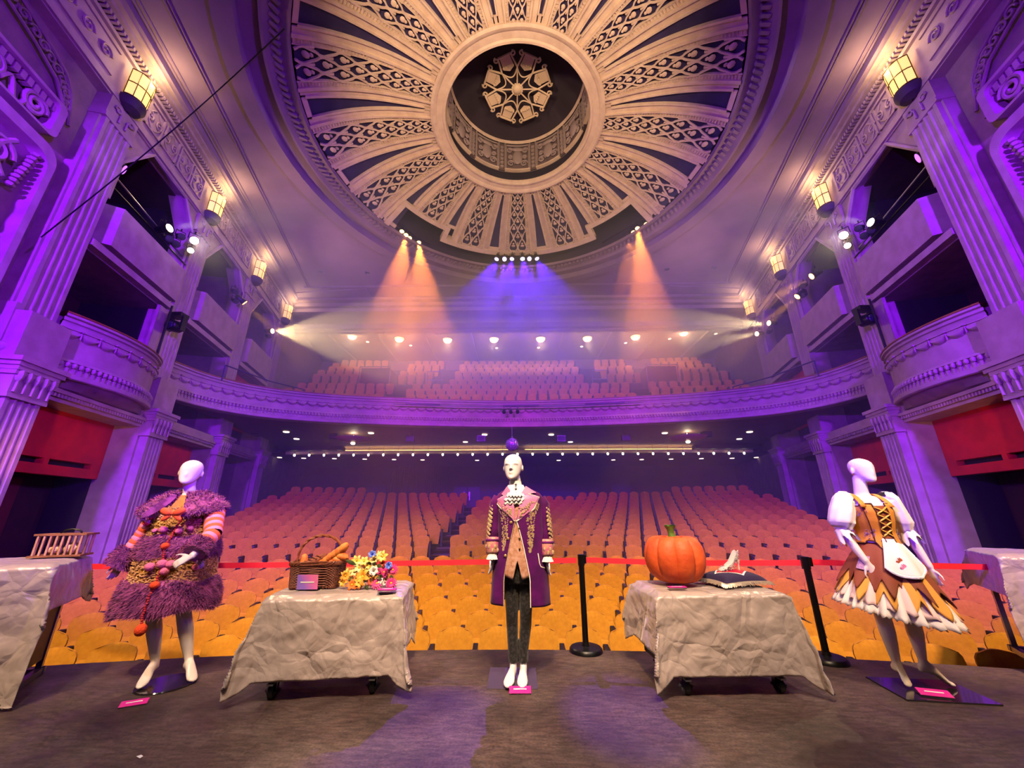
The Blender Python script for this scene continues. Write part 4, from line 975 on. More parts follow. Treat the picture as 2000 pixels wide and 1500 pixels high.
def cloth(T, L, D, h, df, db, dl, dr, label, seed, zmin=.012):
    q = MB(); nu, nv = 120, 96; ox = seed * 7.3
    def fn(a, b):
        U = -L / 2 - dl + a * (L + dl + dr); V = -D / 2 - df + b * (D + df + db)
        ex = max(0, abs(U) - L / 2); ey = max(0, abs(V) - D / 2); sx = 1 if U > 0 else -1; sy = 1 if V > 0 else -1
        x = max(-L / 2, min(L / 2, U)); y = max(-D / 2, min(D / 2, V))
        n1 = noise.noise(Vector((U * 3 + ox, V * 3, seed))); n2 = noise.noise(Vector((U * 9 + ox, V * 9, seed + 5))); n3 = noise.noise(Vector((U * 22, V * 22 + ox, seed)))
        if ex == 0 and ey == 0:
            return T(x, y, h + .004 + .004 * abs(n2))
        m_ = min(ex, ey); d = max(ex, ey); down = d + .30 * m_ - .25 * m_ * m_
        out = .02 + .035 * (d > .02) + .025 * n1 + .012 * n2 + .004 * n3 + .05 * d
        z = h - down + .0
        if ex > 0 and ey > 0:
            k = m_ / d; w_ = (.5 + .5 * cos(pi * (1 - k)))
            ox_ = out * (1 if ex >= ey else k) + .24 * m_ * (.55 if ex >= ey else .8); oy_ = out * (1 if ey >= ex else k) + .24 * m_ * (.8 if ex >= ey else .55)
            x += sx * ox_; y += sy * oy_
        elif ex > 0: x += sx * out
        else: y += sy * out
        z += .012 * n1
        if z < zmin: 
            e = (zmin - z); z = zmin + .015 * abs(n2) + .01; x += sx * e * .25 * (ex > 0); y += sy * e * .25 * (ey > 0)
        return T(x, y, z)
    q.grid(fn, nu, nv)
    g = ORG
    o = q.build('tablecloth', SATIN, org=T(0, 0, 0), smooth=180, label=label, category='tablecloth', group='silver satin tablecloths')
    md = o.modifiers.new('thick', 'SOLIDIFY'); md.thickness = .004
    return o
T1, g1 = cart(-1.555, 3.80, .14, 1.0, .60, .70, 'low wheeled table under silver cloth holding the bread basket and flowers')
cloth(T1, 1.0, .60, .70, .56, .3, .47, .5, 'crumpled silver satin cloth under the bread basket and bouquet', 1)
T2, g2 = cart(1.655, 3.86, .04, 1.0, .58, .705, 'low wheeled table under silver cloth holding the pumpkin and cushion')
cloth(T2, 1.0, .58, .705, .56, .3, .45, .56, 'crumpled silver satin cloth under the pumpkin and purple cushion', 2)
T0, g0 = cart(-4.68, 3.23, .55, 1.6, .74, .955, 'tall table with metal frame and black end panel beside the fur-coat mannequin', False, True)
cloth(T0, 1.6, .74, .955, .93, .3, .3, .36, 'silver satin cloth on the tall table holding the slatted crate', 3)
T3, g3 = cart(5.43, 3.86, -.55, 1.6, .74, .955, 'tall cloth-covered table cut off by the frame beside the milkmaid mannequin', False, True)
cloth(T3, 1.6, .74, .955, .80, .3, .36, .3, 'silver satin cloth on the tall table beyond the milkmaid mannequin', 4)
# ---- wicker basket and bread
ZT1 = .712
bx_, by_, brz = -1.815, 3.80, .12
RB = Matrix.Rotation(brz, 3, 'Z'); TB = lambda x, y, z: tuple(RB @ Vector((x, y, 0)) + Vector((bx_, by_, ZT1 + z)))
bk = empty('wicker_basket', (bx_, by_, ZT1), label='dark wicker basket with arched handle full of bread on the silver cloth', category='basket')
WICK = mat('dark_wicker', '5a2a1c', .5, col2='7a4028', scale=60)
def rrect(a, w_, d_, n=8):   # rounded rectangle outline param 0..1
    t = a * 2 * pi; c, s_ = cos(t), sin(t); e = .25
    return (w_ * (abs(c) ** e) * (1 if c >= 0 else -1), d_ * (abs(s_) ** e) * (1 if s_ >= 0 else -1))
NS = 52
q = MB()
for k in range(19):
    z = .012 + k * .0098; pts = []
    for i in range(NS * 3):
        a = i / (NS * 3); x, y = rrect(a, .195 + .012 * z / .2, .125 + .01 * z / .2); wv = .006 * sin(a * NS * pi + k * pi); l = math.hypot(x, y); pts.append(TB(x + x / l * wv, y + y / l * wv, z))
    q.tube(pts, .0052, 4, loop=True)
q.build('weave', WICK, bk, kind='stuff')
q = MB()
for i in range(NS):
    x, y = rrect((i + .5) / NS, .195, .125); q.tube([TB(x, y, 0), TB(x * 1.06, y * 1.06, .2)], .005, 5)
q.build('stakes', WICK, bk, kind='stuff')
q = MB()
for ph in (0, 1, 2):
    q.tube([TB(*[c * (1.06 + .03 * cos(i * .55 + ph * 2.1)) for c in rrect(i / 120, .2, .13)], .2 + .012 * sin(i * .55 + ph * 2.1)) for i in range(120)], .009, 5, loop=True)
q.build('braided_rim', WICK, bk)
q = MB()
for ph in (0, 1):
    q.tube([TB(-.2 * cos(pi * t) + .0, .006 * cos(t * 30 + ph * pi), .2 + .225 * sin(pi * t) ** .8 + .006 * sin(t * 30 + ph * pi)) for t in [i / 40 for i in range(41)]], .009, 6)
q.build('handle', mat('wicker_handle', '8a4a2c', .5), bk)
q = MB(); q.box(TB(0, 0, .01), (.36, .23, .012), brz); q.build('base', WICK, bk)
CRUST = mat('bread_crust', 'e08a3a', .6, col2='c8622a', scale=14, bump=.2)
CRUST2 = mat('dark_bread', '9a5238', .75, col2='6e3428', scale=40, bump=.4)
q = MB(); q.tube([TB(.02, -.01, .12), TB(.06, 0, .165), TB(.11, .0, .21), TB(.17, 0, .255), TB(.21, 0, .27)], [.03, .05, .055, .05, .03], 12)
for k in range(6):
    t = k / 5; 
    for e in (-1, 1):
        c = Vector(TB(.03 + .17 * t, -.045 + .0 * e, .155 + .125 * t)) + Vector((0, 0, .034 * e)); q.ell(c, (.064, .05, .036), 10, 8, Matrix.Rotation(-.5 * e - .3, 3, 'Y'))
q.build('braided_loaf', CRUST, org=TB(.1, 0, .15), label='golden braided loaf rising out of the wicker basket', category='bread')
q = MB(); pts = [Vector(TB(-.12 + .19 * t, -.05, .165 + .10 * t)) for t in [i / 6 for i in range(7)]]
q.tube(pts, [(.02, .02), (.032, .03), (.036, .032), (.036, .032), (.034, .03), (.028, .026), (.012, .012)], 12)
for k in range(4): q.tube([pts[1 + k] + Vector((-.02, -.02, .034)), pts[1 + k] + Vector((.025, -.03, .02))], .006, 5)
q.build('seeded_loaf', CRUST2, org=TB(-.05, -.05, .18), label='dark seeded long loaf leaning in the middle of the basket', category='bread')
q = MB(); q.tube([TB(-.15, .02, .06), TB(-.152, .02, .12), TB(-.15, .02, .2), TB(-.148, .02, .25), TB(-.147, .02, .268)], [.02, .035, .036, .028, .01], 12); q.build('baguette', CRUST, org=TB(-.15, .02, .06), label='pale baguette standing upright at the handle end of the basket', category='bread')
# ---- cards: gradient print with an unreadable white line
def card_mat():
    M = bpy.data.materials.new('pink_violet_print'); M.use_nodes = True; N = M.node_tree.nodes; L = M.node_tree.links; b = N['Principled BSDF']; b.inputs['Roughness'].default_value = .25
    tc = N.new('ShaderNodeTexCoord'); g = N.new('ShaderNodeTexGradient'); mp = N.new('ShaderNodeMapping'); mp.inputs['Rotation'].default_value = (0, 0, .5); L.new(tc.outputs['Generated'], mp.inputs[0]); L.new(mp.outputs[0], g.inputs[0])
    r = N.new('ShaderNodeValToRGB'); L.new(g.outputs[0], r.inputs[0]); r.color_ramp.elements[0].color = (*lin('8a6ad8'), 1); r.color_ramp.elements[1].color = (*lin('f08aa0'), 1); e = r.color_ramp.elements.new(.45); e.color = (*lin('e870b8'), 1)
    L.new(r.outputs[0], b.inputs['Base Color']); return M
CARD = card_mat(); PINK = mat('pink_print', 'd6249a', .3, col2='e0489a', scale=4); CLEAR = mat('acrylic', 'e8e0f0', .05, trans=.9)
def card(name, label, c, w_, h_, rz, tilt, m_=CARD, base=True):
    c = Vector(c); R = Matrix.Rotation(rz, 3, 'Z') @ Matrix.Rotation(tilt, 3, 'X'); P = lambda x, y, z: c + R @ Vector((x, y, z))
    g = empty(name, tuple(c), label=label, category='sign')
    q = MB(); q.box(P(0, 0, h_ / 2), (w_, .004, h_), mat=R); q.build('printed_card', m_, g, smooth=0)
    q = MB(); q.box(P(0, -.003, h_ * .5), (w_ * .66, .001, h_ * .10), mat=R); q.build('white_print_line', WHITE, g, smooth=0)
    if base:
        q = MB(); q.box(P(0, .035, .003), (w_, .07, .005), mat=Matrix.Rotation(rz, 3, 'Z')); q.build('acrylic_foot', CLEAR, g, smooth=0)
    return g
card('sign_card', 'small pink and violet sign card propped against the wicker basket', TB(-.015, -.175, .005), .175, .118, .05, .18)
def flat_card(name, label, c, w_, d_, rz, slope=.35):
    c = Vector(c); R = Matrix.Rotation(rz, 3, 'Z') @ Matrix.Rotation(slope, 3, 'X')
    g = empty(name, tuple(c), label=label, category='sign')
    q = MB(); q.box(c + R @ Vector((0, d_ / 2, .01)), (w_, d_, .004), mat=R); q.build('printed_card', PINK, g, smooth=0)
    q = MB(); q.box(c + R @ Vector((0, d_ * .55, .0135)), (w_ * .6, d_ * .16, .001), mat=R); q.build('white_print_line', WHITE, g, smooth=0)
    q = MB(); q.box(c + Vector((0, 0, .003)) + Matrix.Rotation(rz, 3, 'Z') @ Vector((0, d_ / 2, 0)), (w_, d_, .005), rz); q.build('acrylic_block', CLEAR, g, smooth=0)
flat_card('floor_sign', 'small pink label sign on the stage floor before the fur-coat mannequin', pzf(258, 1381, 0), .16, .055, .46)
flat_card('floor_sign', 'small pink label sign on the stage floor before the purple-coat mannequin', pzf(1016, 1357, 0), .17, .07, .02)
flat_card('floor_sign', 'small pink label sign on the stage floor before the milkmaid mannequin', pzf(1832, 1363, .012), .20, .07, -.30)
flat_card('table_sign', 'flat pink label sign on the cloth beside the bouquet', pzf(755, 1155, .72), .15, .06, .16, .05)
flat_card('table_sign', 'flat pink label sign on the cloth in front of the pumpkin', pzf(1325, 1150, .724), .15, .05, .04, .05)
# ---- bouquet
bq = empty('bouquet', tuple(pzf(715, 1148, ZT1)), label='loose bouquet of yellow, orange, pink and blue artificial flowers beside the basket', category='flowers')
def petals(q, c, ax, n, ln, wd, cup, curl, ph=0):
    ax = Vector(ax).normalized(); e1 = ax.orthogonal().normalized(); e2 = ax.cross(e1)
    for k in range(n):
        a = 2 * pi * k / n + ph; d = e1 * cos(a) + e2 * sin(a); w_ = ax.cross(d)
        rows = []
        for i in range(6):
            t = i / 5; r = ln * t * (1 - .1 * t); hgt = cup * ln * sin(t * pi * .6) - curl * ln * t * t; ww = wd * (sin(pi * min(1, .12 + .88 * t)) ** .7 if t < 1 else .05)
            p = Vector(c) + d * r + ax * hgt; rows.append([p - w_ * ww + ax * .1 * ww, p, p + w_ * ww + ax * .1 * ww])
        q.rings(rows, False)
FC = {'y': mat('petal_yellow', 'f5c838', .6, col2='fbe08a', scale=30), 'ly': mat('petal_lightyellow', 'f8dc96', .6), 'o': mat('petal_orange', 'f09020', .6, col2='f8b84a', scale=30), 'do': mat('petal_deeporange', 'd86818', .6), 'p': mat('petal_pink', 'f0409a', .6, col2='e0207a', scale=30), 'w': mat('petal_white', 'f4e4dc', .6), 'b': mat('petal_blue', '2a4ad0', .5, col2='88a0f0', scale=40), 'r': mat('petal_red', 'e05030', .6)}
GREEN = mat('leaf_green', '3c4a28', .6, col2='52603a', scale=20); STAM = mat('stamen', 'e8b020', .6)
FL = [(640, 380, 'y', 'l', .055), (860, 410, 'y', 'l', .05), (1150, 350, 'ly', 'r', .045), (1420, 260, 'y', 'l', .06), (1330, 200, 'ly', 'l', .04), (720, 600, 'ly', 'l', .06), (960, 520, 'y', 'l', .05), (840, 880, 'o', 'l', .085), (300, 830, 'o', 'l', .055), (380, 760, 'y', 'l', .05), (250, 1030, 'o', 'l', .05), (490, 1220, 'do', 'l', .06), (680, 1180, 'do', 'l', .05), (740, 1040, 'o', 'l', .06), (1160, 720, 'w', 'r', .045), (1480, 740, 'p', 'g', .06), (1740, 660, 'p', 'g', .055), (1240, 1080, 'p', 'g', .058), (1680, 1060, 'p', 'g', .058), (1330, 690, 'p', 'g', .04), (1120, 230, 'b', 'r', .04), (1610, 550, 'b', 'r', .038), (1490, 440, 'r', 'r', .04), (1340, 1010, 'w', 'r', .03), (1490, 1050, 'w', 'r', .025), (1060, 1030, 'r', 'g', .04), (1160, 580, 'ly', 'l', .045), (560, 740, 'ly', 'l', .045)]
for i, (a, b, c, k, sz) in enumerate(FL):
    rnd = random.Random(i); p = rayp(655 + a / 15.385, 1070 + b / 15.385, 3.66 + .10 * (1 - b / 1385) + rnd.uniform(-.02, .03)); p.z = max(p.z, ZT1 + .03)
    ax = (rnd.uniform(-.5, .5), -1, rnd.uniform(-.1, .6)); q = MB()
    if k == 'l': petals(q, p, ax, 6, sz, sz * .24, .55, .45, rnd.random())
    elif k == 'g':
        petals(q, p, ax, 15, sz, sz * .13, .12, .05, rnd.random()); petals(q, p + Vector(ax).normalized() * .006, ax, 12, sz * .7, sz * .12, .3, .05, rnd.random() + .2)
    else:
        for j, (n, s_) in enumerate(((6, 1), (5, .8), (4, .55))): petals(q, p, ax, n, sz * s_, sz * .42 * s_, 1.0 + .4 * j, .1, j)
    o = q.build('flower', FC[c], bq, smooth=180)
    if k != 'r':
        q = MB(); q.ell(p + Vector(ax).normalized() * .008, (sz * .18, sz * .18, sz * .18), 8, 6); q.build('flower_centre', STAM, o)
    q = MB(); e = Vector(tuple(pzf(715 + rnd.uniform(-30, 30), 1142, ZT1))) + Vector((0, .05, .02)); q.tube([p, p.lerp(e, .5) + Vector((0, .04, 0)), e], .004, 5); q.build('stem', GREEN, bq)
for i, (a, b, da, db_) in enumerate(((640, 520, -340, -160), (1250, 500, -150, -40), (1250, 520, 150, 40), (1350, 900, 60, -100), (1340, 850, -80, 90), (930, 1150, 60, 130), (560, 1100, -120, 40), (1000, 950, 90, 40), (460, 900, -40, 90), (1620, 880, 120, -10), (880, 1200, 120, 80), (1040, 520, -20, -110))):
    p0 = rayp(655 + a / 15.385, 1070 + b / 15.385, 3.70); p1 = rayp(655 + (a + da) / 15.385, 1070 + (b + db_) / 15.385, 3.66); p0.z = max(p0.z, ZT1 + .01); p1.z = max(p1.z, ZT1 + .01); d = p1 - p0; s_ = d.cross(Vector((0, 1, 0))).normalized() * .018
    q = MB(); q.rings([[p0 + d * t - s_ * sin(pi * max(.02, t)), p0 + d * t + Vector((0, -.006, 0)), p0 + d * t + s_ * sin(pi * max(.02, t))] for t in [j / 6 for j in range(7)]], False); q.build('leaf', GREEN, bq, smooth=180)
# ---- pumpkin
ZT2 = .719
PK = mat('pumpkin_orange', 'e0602a', .6, col2='c84a1e', scale=7, bump=.5, bscale=26, edist=.01)
pk = empty('pumpkin', (1.455, 3.90, ZT2), label='large carved-foam orange pumpkin with green stem on the silver cloth', category='pumpkin')
for k in range(9):
    a = 2 * pi * k / 9 - pi / 2 + .05; ca, sa = cos(a), sin(a); q = MB()
    rows = []
    for i in range(15):
        t = i / 14; ph = -pi / 2 + pi * t; r0 = .172 * max(0, cos(ph)) ** .62; z = .215 + .205 * sin(ph) * (1.02) - .03 * (1 - abs(2 * t - 1)) * 0
        z -= .045 * max(0, t - .82) / .18
        rdl = .012 + .078 * max(0, cos(ph)) ** .5
        cc = Vector((1.455 + ca * r0, 3.90 + sa * r0, ZT2 + z + .004)); tx = Vector((ca, sa, 0)); ty = Vector((-sa, ca, 0))
        rows.append([cc + tx * (rdl * 1.12 * cos(2 * pi * j / 14)) + ty * (rdl * 1.12 * sin(2 * pi * j / 14)) for j in range(14)])
    q.rings(rows, True); q.build('lobe', PK, pk, smooth=180)
q = MB(); q.tube([(1.455, 3.90, ZT2 + .36), (1.452, 3.90, ZT2 + .42), (1.447, 3.898, ZT2 + .455), (1.445, 3.895, ZT2 + .495), (1.445, 3.895, ZT2 + .50), (1.445, 3.895, ZT2 + .492)], [.042, .030, .031, .052, .05, .02], 12); q.build('stem', mat('stem_green', '5a8a2e', .6, col2='3e6a22', scale=25, bump=.4), pk)
# ---- cushion with fringe, patch and glass slipper
cu = empty('cushion', (1.94, 3.86, ZT2), label='dark purple velvet cushion with silver fringe on the silver cloth', category='cushion')
RC2 = Matrix.Rotation(.30, 3, 'Z'); TC = lambda x, y, z: tuple(RC2 @ Vector((x, y, 0)) + Vector((1.945, 3.88, ZT2 + z)))
HW, HD = .235, .17
def cush(sg):
    def fn(a, b):
        x = 2 * a - 1; y = 2 * b - 1; pin = 1 - .07 * (1 - x * x) * abs(y) ** 3; piny = 1 - .07 * (1 - y * y) * abs(x) ** 3
        hgt = .055 * ((1 - x ** 4) * (1 - y ** 4)) ** .55
        return TC(x * HW * piny, y * HD * pin, .052 + sg * hgt * (1.0 if sg > 0 else .75) - .018 * (x * x + y * y) * .5 + (.02 if sg > 0 else 0) * 0)
    return fn
q = MB(); q.grid(cush(1), 20, 20); q.grid(cush(-1), 20, 20); q.build('velvet_cover', mat('purple_velvet_cushion', '200c40', .85, sheen=.2), cu, smooth=180)
q = MB(); f = cush(1); rr = random.Random(3)
for i in range(220):
    t = i / 220 * 4; s_ = int(t); u = t - s_; a, b = ((u, 0), (1, u), (1 - u, 1), (0, 1 - u))[s_]; p = Vector(f(a, b)); c = Vector(TC(0, 0, .05)); d = (p - c); d.z = 0; d.normalize()
    e = p + d * (.03 + rr.uniform(0, .008)) + Vector((0, 0, -.028 + rr.uniform(-.006, .006))); e.z = max(e.z, ZT2 + .004)
    q.tube([p - d * .004, p + d * .018 + Vector((0, 0, -.004)), e], .0032, 4, False)
q.build('fringe', mat('silver_fringe', 'b8a898', .4, metal=.3), cu, kind='stuff')
for nm, sc, m_, dz_ in (('patch_border', 1.0, WHITE, .003), ('red_patch', .88, mat('red_satin', 'c81030', .4), .005)):
    q = MB(); n = 10
    def pf(a, b, sc=sc, dz_=dz_):
        x = (a - .5) * sc; y = (b - .5) * sc; X = .5 + (x + y) * .42; Y = .5 + (y - x) * .42; p = f(max(0, min(1, X)), max(0, min(1, Y))); return (p[0], p[1], p[2] + dz_)
    q.grid(pf, n, n); q.build(nm, m_, cu, smooth=180)
def glass():
    M = bpy.data.materials.new('crystal'); M.use_nodes = True; b = M.node_tree.nodes['Principled BSDF']; b.inputs['Base Color'].default_value = (*lin('fbf4f2'), 1); b.inputs['Roughness'].default_value = .06; b.inputs['Transmission Weight'].default_value = .35; b.inputs['Metallic'].default_value = .0; b.inputs['IOR'].default_value = 1.5; return M
CRY = glass()
sl = empty('glass_slipper', TC(0, 0, .1), label='glittering crystal high-heeled slipper resting on the purple cushion', category='shoe')
zb = .105; q = MB()
prof = [(-.125, .0, .02, .012), (-.105, .002, .034, .028), (-.07, .004, .04, .038), (-.03, .008, .038, .044), (.01, .028, .032, .05), (.045, .056, .028, .07), (.075, .078, .028, .085), (.098, .088, .024, .088), (.108, .092, .012, .07)]
R = []
for x, z, w_, h_ in prof:
    op = x > -.06
    ring = []
    for j in range(13):
        a = -pi * .5 + (pi * 2) * (j / 12); 
        if op: a = pi + (pi) * (j / 12)     # open trough
        ring.append(TC(x * 1.0, w_ * cos(a) if op else w_ * cos(a), zb + z + (h_ * (1 + sin(a)) if op else h_ * .5 * (1 + sin(a)))))
    R.append(ring)
q.rings(R[:3], True, True, False); q.rings(R[3:], False); q.rings([R[2], R[3]], False); o = q.build('upper', CRY, sl, smooth=0)
o.modifiers.new('thick', 'SOLIDIFY').thickness = .004
q = MB(); q.tube([TC(.098, 0, zb + .09), TC(.096, 0, zb + .05), TC(.094, 0, zb - .004)], [.016, .008, .007], 8); q.build('heel', CRY, sl, smooth=0)
q = MB(); rr = random.Random(5)
for i in range(70):
    x = rr.uniform(-.11, .1); k = max(j for j in range(len(prof)) if prof[j][0] <= x); p0, p1 = prof[k], prof[min(k + 1, len(prof) - 1)]; t = (x - p0[0]) / max(1e-6, p1[0] - p0[0]); z, w_, h_ = [p0[i2] + (p1[i2] - p0[i2]) * t for i2 in (1, 2, 3)]
    sy = -1 if rr.random() < .7 else 1; u = rr.random(); q.ell(TC(x, sy * w_ * (1.02 - .2 * u * (x < -.06)), zb + z + h_ * u), (.0055, .0055, .0055), 4, 2)
q.build('crystals', mat('crystal_stone', 'ffffff', .05, metal=.6), sl, smooth=0, kind='stuff')
# ---- slatted crate with handle, lumps, tray and scroll on the tall table
ZT0 = .966
cc = pzf(103, 1089, ZT0); cc = Vector((cc.x - .02, cc.y + .08, ZT0)); rz0 = .42
RC3 = Matrix.Rotation(rz0, 3, 'Z'); TK = lambda x, y, z: tuple(RC3 @ Vector((x, y, 0)) + Vector((cc.x, cc.y, ZT0 + z)))
cr = empty('slatted_crate', tuple(cc), label='wooden slatted carrying crate with a loop handle on the tall table', category='crate')
WD = mat('crate_wood', 'a06a40', .6, col2='7a4a2c', scale=12, stretch=(1, 1, 6)); W2 = mat('crate_slat', 'd8a878', .55, col2='b88858', scale=12)
CW, CD, CH = .165, .10, .19
for nm, z in (('bottom_board', .012), ('top_board', CH)):
    q = MB(); q.box(TK(0, 0, z), (CW * 2 + .02, CD * 2 + .02, .016), rz0); q.build(nm, WD, cr, smooth=0)
for sy in (-1, 1):
    for k in range(8):
        x = -CW + .02 + k * (2 * CW - .04) / 7; q = MB(); q.tube([TK(x, sy * CD, .012), TK(x, sy * CD, CH)], .009, 6); q.build('slat', W2, cr)
for sx in (-1, 1):
    for k in (-1, 1):
        q = MB(); q.tube([TK(sx * CW, k * CD * .4, .012), TK(sx * CW, k * CD * .4, CH)], .009, 6); q.build('slat', W2, cr)
q = MB(); q.tube([TK(.07 * cos(pi * t) + .02, 0, CH + .008 + .035 * sin(pi * t)) for t in [i / 12 for i in range(13)]], .007, 6); q.build('handle', BLACKM, cr)
LUMP = mat('pale_lump', 'e8c0a8', .8, col2='d8a890', scale=20, bump=.3)
for i, (x, r) in enumerate(((-.05, (.065, .05, .04)), (.065, (.062, .055, .05)))):
    q = MB(); q.ell(TK(x, -.01, .02 + r[2]), r, 14, 10); q.ell(TK(x + .03, -.02, .02 + r[2] * .8), (.03, .035, .028), 10, 8); q.build('pale_lump', LUMP, org=TK(x, 0, .02), smooth=180, label='pale rounded lump inside the slatted crate, %s one' % ('smaller' if i == 0 else 'larger'), category='lump')
q = MB(); q.box(T0(-.12, .12, ZT0 + .03), (.7, .25, .05), .55); q.mi = 1; q.box(T0(-.12, -.06, ZT0 + .012), (.66, .12, .02), .55); q.build('wooden_tray', [mat('tray_brown', '4a2a20', .7, col2='6a4030', scale=30), mat('pink_paper', 'f0b8b0', .6)], org=T0(-.12, .1, ZT0), smooth=0, label='low dark tray with pale paper at the edge of the tall table', category='tray')
sc = empty('paper_scroll', T0(.2, -.37, ZT0), label='long parchment strip with handwriting hanging down the tall table front', category='scroll')
PX1 = T0(0, 0, 0)
def scp(x, z): return T0(x, -.37 - .075 - .05 * (.96 - z) - .01, z)
q = MB(); q.rings([[scp(.1, z), scp(.46, z)] for z in [.985 - .60 * i / 10 for i in range(11)]], False); q.build('paper', mat('parchment', 'd0a070', .8, col2='bd8c5e', scale=8), sc)
q = MB(); q.tube([scp(.1, .385), scp(.465, .385)], .016, 8); q.build('rolled_end', mat('parchment', 'd0a070', .8), sc)
rr = random.Random(11)
for k in range(15):
    z = .94 - k * .036
    if k == 8: continue
    q = MB(); x = .12
    while x < .435:
        l = rr.uniform(.02, .05); pts = [Vector(scp(x + l * t, z + .008 * sin(t * rr.uniform(5, 14)) + rr.uniform(-.003, .003))) + (Vector(T0(0, -1, 0)) - Vector(T0(0, 0, 0))) * .004 for t in [i / 8 for i in range(9)]]
        q.tube(pts, .0025, 4); x += l + rr.uniform(.012, .03)
    q.build('ink_line', mat('ink', '3a1410', .7), sc, kind='stuff')
# ---- stanchions and belts
BELT = mat('red_belt', 'f0283c', .6, col2='e82038', scale=3)
def stanchion(x, y, label):
    g = empty('stanchion', (x, y, 0), label=label, category='stanchion')
    q = MB(); q.lathe([(.001, .05), (.09, .05), (.15, .04), (.165, .025), (.17, .0)], 32, (x, y, 0)); q.build('base', BLACKM, g)
    q = MB(); q.cyl((x, y, .045), (x, y, .80), .03, .03, 16); q.cyl((x, y, .05), (x, y, .08), .042, .034, 16); q.build('post', BLACKM, g)
    q = MB(); q.cyl((x, y, .79), (x, y, .90), .036, .036, 16); q.box((x + .035, y - .005, .855), (.03, .05, .08)); q.build('belt_head', BLACKM, g)
    return g
stanchion(.68, 4.53, 'black belt stanchion standing between the purple-coat mannequin and the pumpkin')
stanchion(2.91, 4.28, 'black belt stanchion standing between the pumpkin table and milkmaid mannequin')
stanchion(-5.9, 4.35, 'black belt stanchion hidden beyond the tall crate table')
stanchion(6.3, 4.15, 'black belt stanchion hidden beyond the covered table by the milkmaid')
def belt(a, b, sag, label):
    a, b = Vector(a), Vector(b); q = MB(); d = (b - a).normalized(); n = Vector((-d.y, d.x, 0)).normalized() * .0015; R = []
    for i in range(21):
        t = i / 20; p = a.lerp(b, t) - Vector((0, 0, sag * sin(pi * t)))
        R.append([p + n + Vector((0, 0, .026)), p + n - Vector((0, 0, .026)), p - n - Vector((0, 0, .026)), p - n + Vector((0, 0, .026))])
    q.rings(R, True); q.build('barrier_belt', BELT, org=tuple(a.lerp(b, .5)), label=label, category='belt')
belt((.63, 4.53, .84), (-5.85, 4.35, .80), .012, 'long red barrier belt stretched behind the bread table and fur-coat mannequin')
belt((.73, 4.53, .845), (2.86, 4.28, .845), .015, 'red barrier belt stretched behind the pumpkin table')
belt((2.96, 4.28, .85), (6.25, 4.15, .80), .012, 'red barrier belt running behind the milkmaid mannequin')
# bits on the stage floor
q = MB(); q.add([pzf(266, 1477, .003), pzf(276, 1474, .003), pzf(280, 1477, .003), pzf(273, 1481, .003)], [(0, 1, 2, 3)]); q.build('paper_scrap', WHITE, label='tiny white paper scrap lying on the stage floor', category='scrap')
# ================================================================== mannequins
SKINW = mat('mannequin_white', 'ece4e6', .28, coat=.3)
SKINP = mat('mannequin_ivory', 'ecdcd6', .25, coat=.4)
def loft(q, secs, n=24, cap0=True, cap1=True):
    """secs: (cx, cy, z, half width, half depth)"""
    q.rings([[(cx + a * cos(2 * pi * j / n), cy + b * sin(2 * pi * j / n), z) for j in range(n)] for cx, cy, z, a, b in secs], True, cap0, cap1)
def headshape(q, c, h, yaw, tilt=0, roll=0, w_=.075, face=False):
    """c = chin-level centre under the skull; egg head with ears"""
    R = Matrix.Rotation(yaw, 3, 'Z') @ Matrix.Rotation(roll, 3, 'Y') @ Matrix.Rotation(tilt, 3, 'X'); c = Vector(c)
    P = lambda x, y, z: c + R @ Vector((x, y, z))
    S_ = [(0, .22, -.090, -.045), (.03, .40, -.100, -.020), (.10, .60, -.105, .01), (.2, .76, -.104, .04), (.32, .88, -.103, .07), (.45, .97, -.103, .088), (.58, 1.02, -.103, .098), (.7, 1.0, -.100, .1), (.8, .92, -.090, .093), (.88, .78, -.072, .078), (.94, .58, -.05, .056), (.98, .34, -.026, .034), (1, .08, -.004, .01)]
    rows = []
    for t, ww, yf, yb in S_:
        ym, yd = (yf + yb) / 2, (yb - yf) / 2
        rows.append([P(w_ * ww * cos(2 * pi * j / 24), ym + yd * sin(2 * pi * j / 24), h * t) for j in range(24)])
    q.rings(rows, True)
    for e in (-1, 1): q.ell(P(e * (w_ + .004), .012, h * .45), (.010, .018, .031), 10, 8, R @ Matrix.Rotation(e * .25, 3, 'Z'))
    if face:
        q.tube([P(0, -.097, h * .60), P(0, -.108, h * .50), P(0, -.124, h * .385), P(0, -.108, h * .355)], [.008, .010, .0135, .007], 8)
        for e in (-1, 1):
            q.ell(P(e * .011, -.106, h * .375), (.008, .009, .007), 8, 6)
            q.tube([P(e * .012, -.099, h * .575), P(e * .04, -.096, h * .59), P(e * .064, -.078, h * .575)], [.008, .009, .006], 6)
        q.ell(P(0, -.103, h * .262), (.023, .010, .0065), 10, 6); q.ell(P(0, -.102, h * .226), (.019, .011, .0075), 10, 6)
        q.ell(P(0, -.097, h * .07), (.024, .016, .018), 10, 6)
    else:
        q.ell(P(0, -.1, h * .36), (.012, .012, .03), 8, 6)
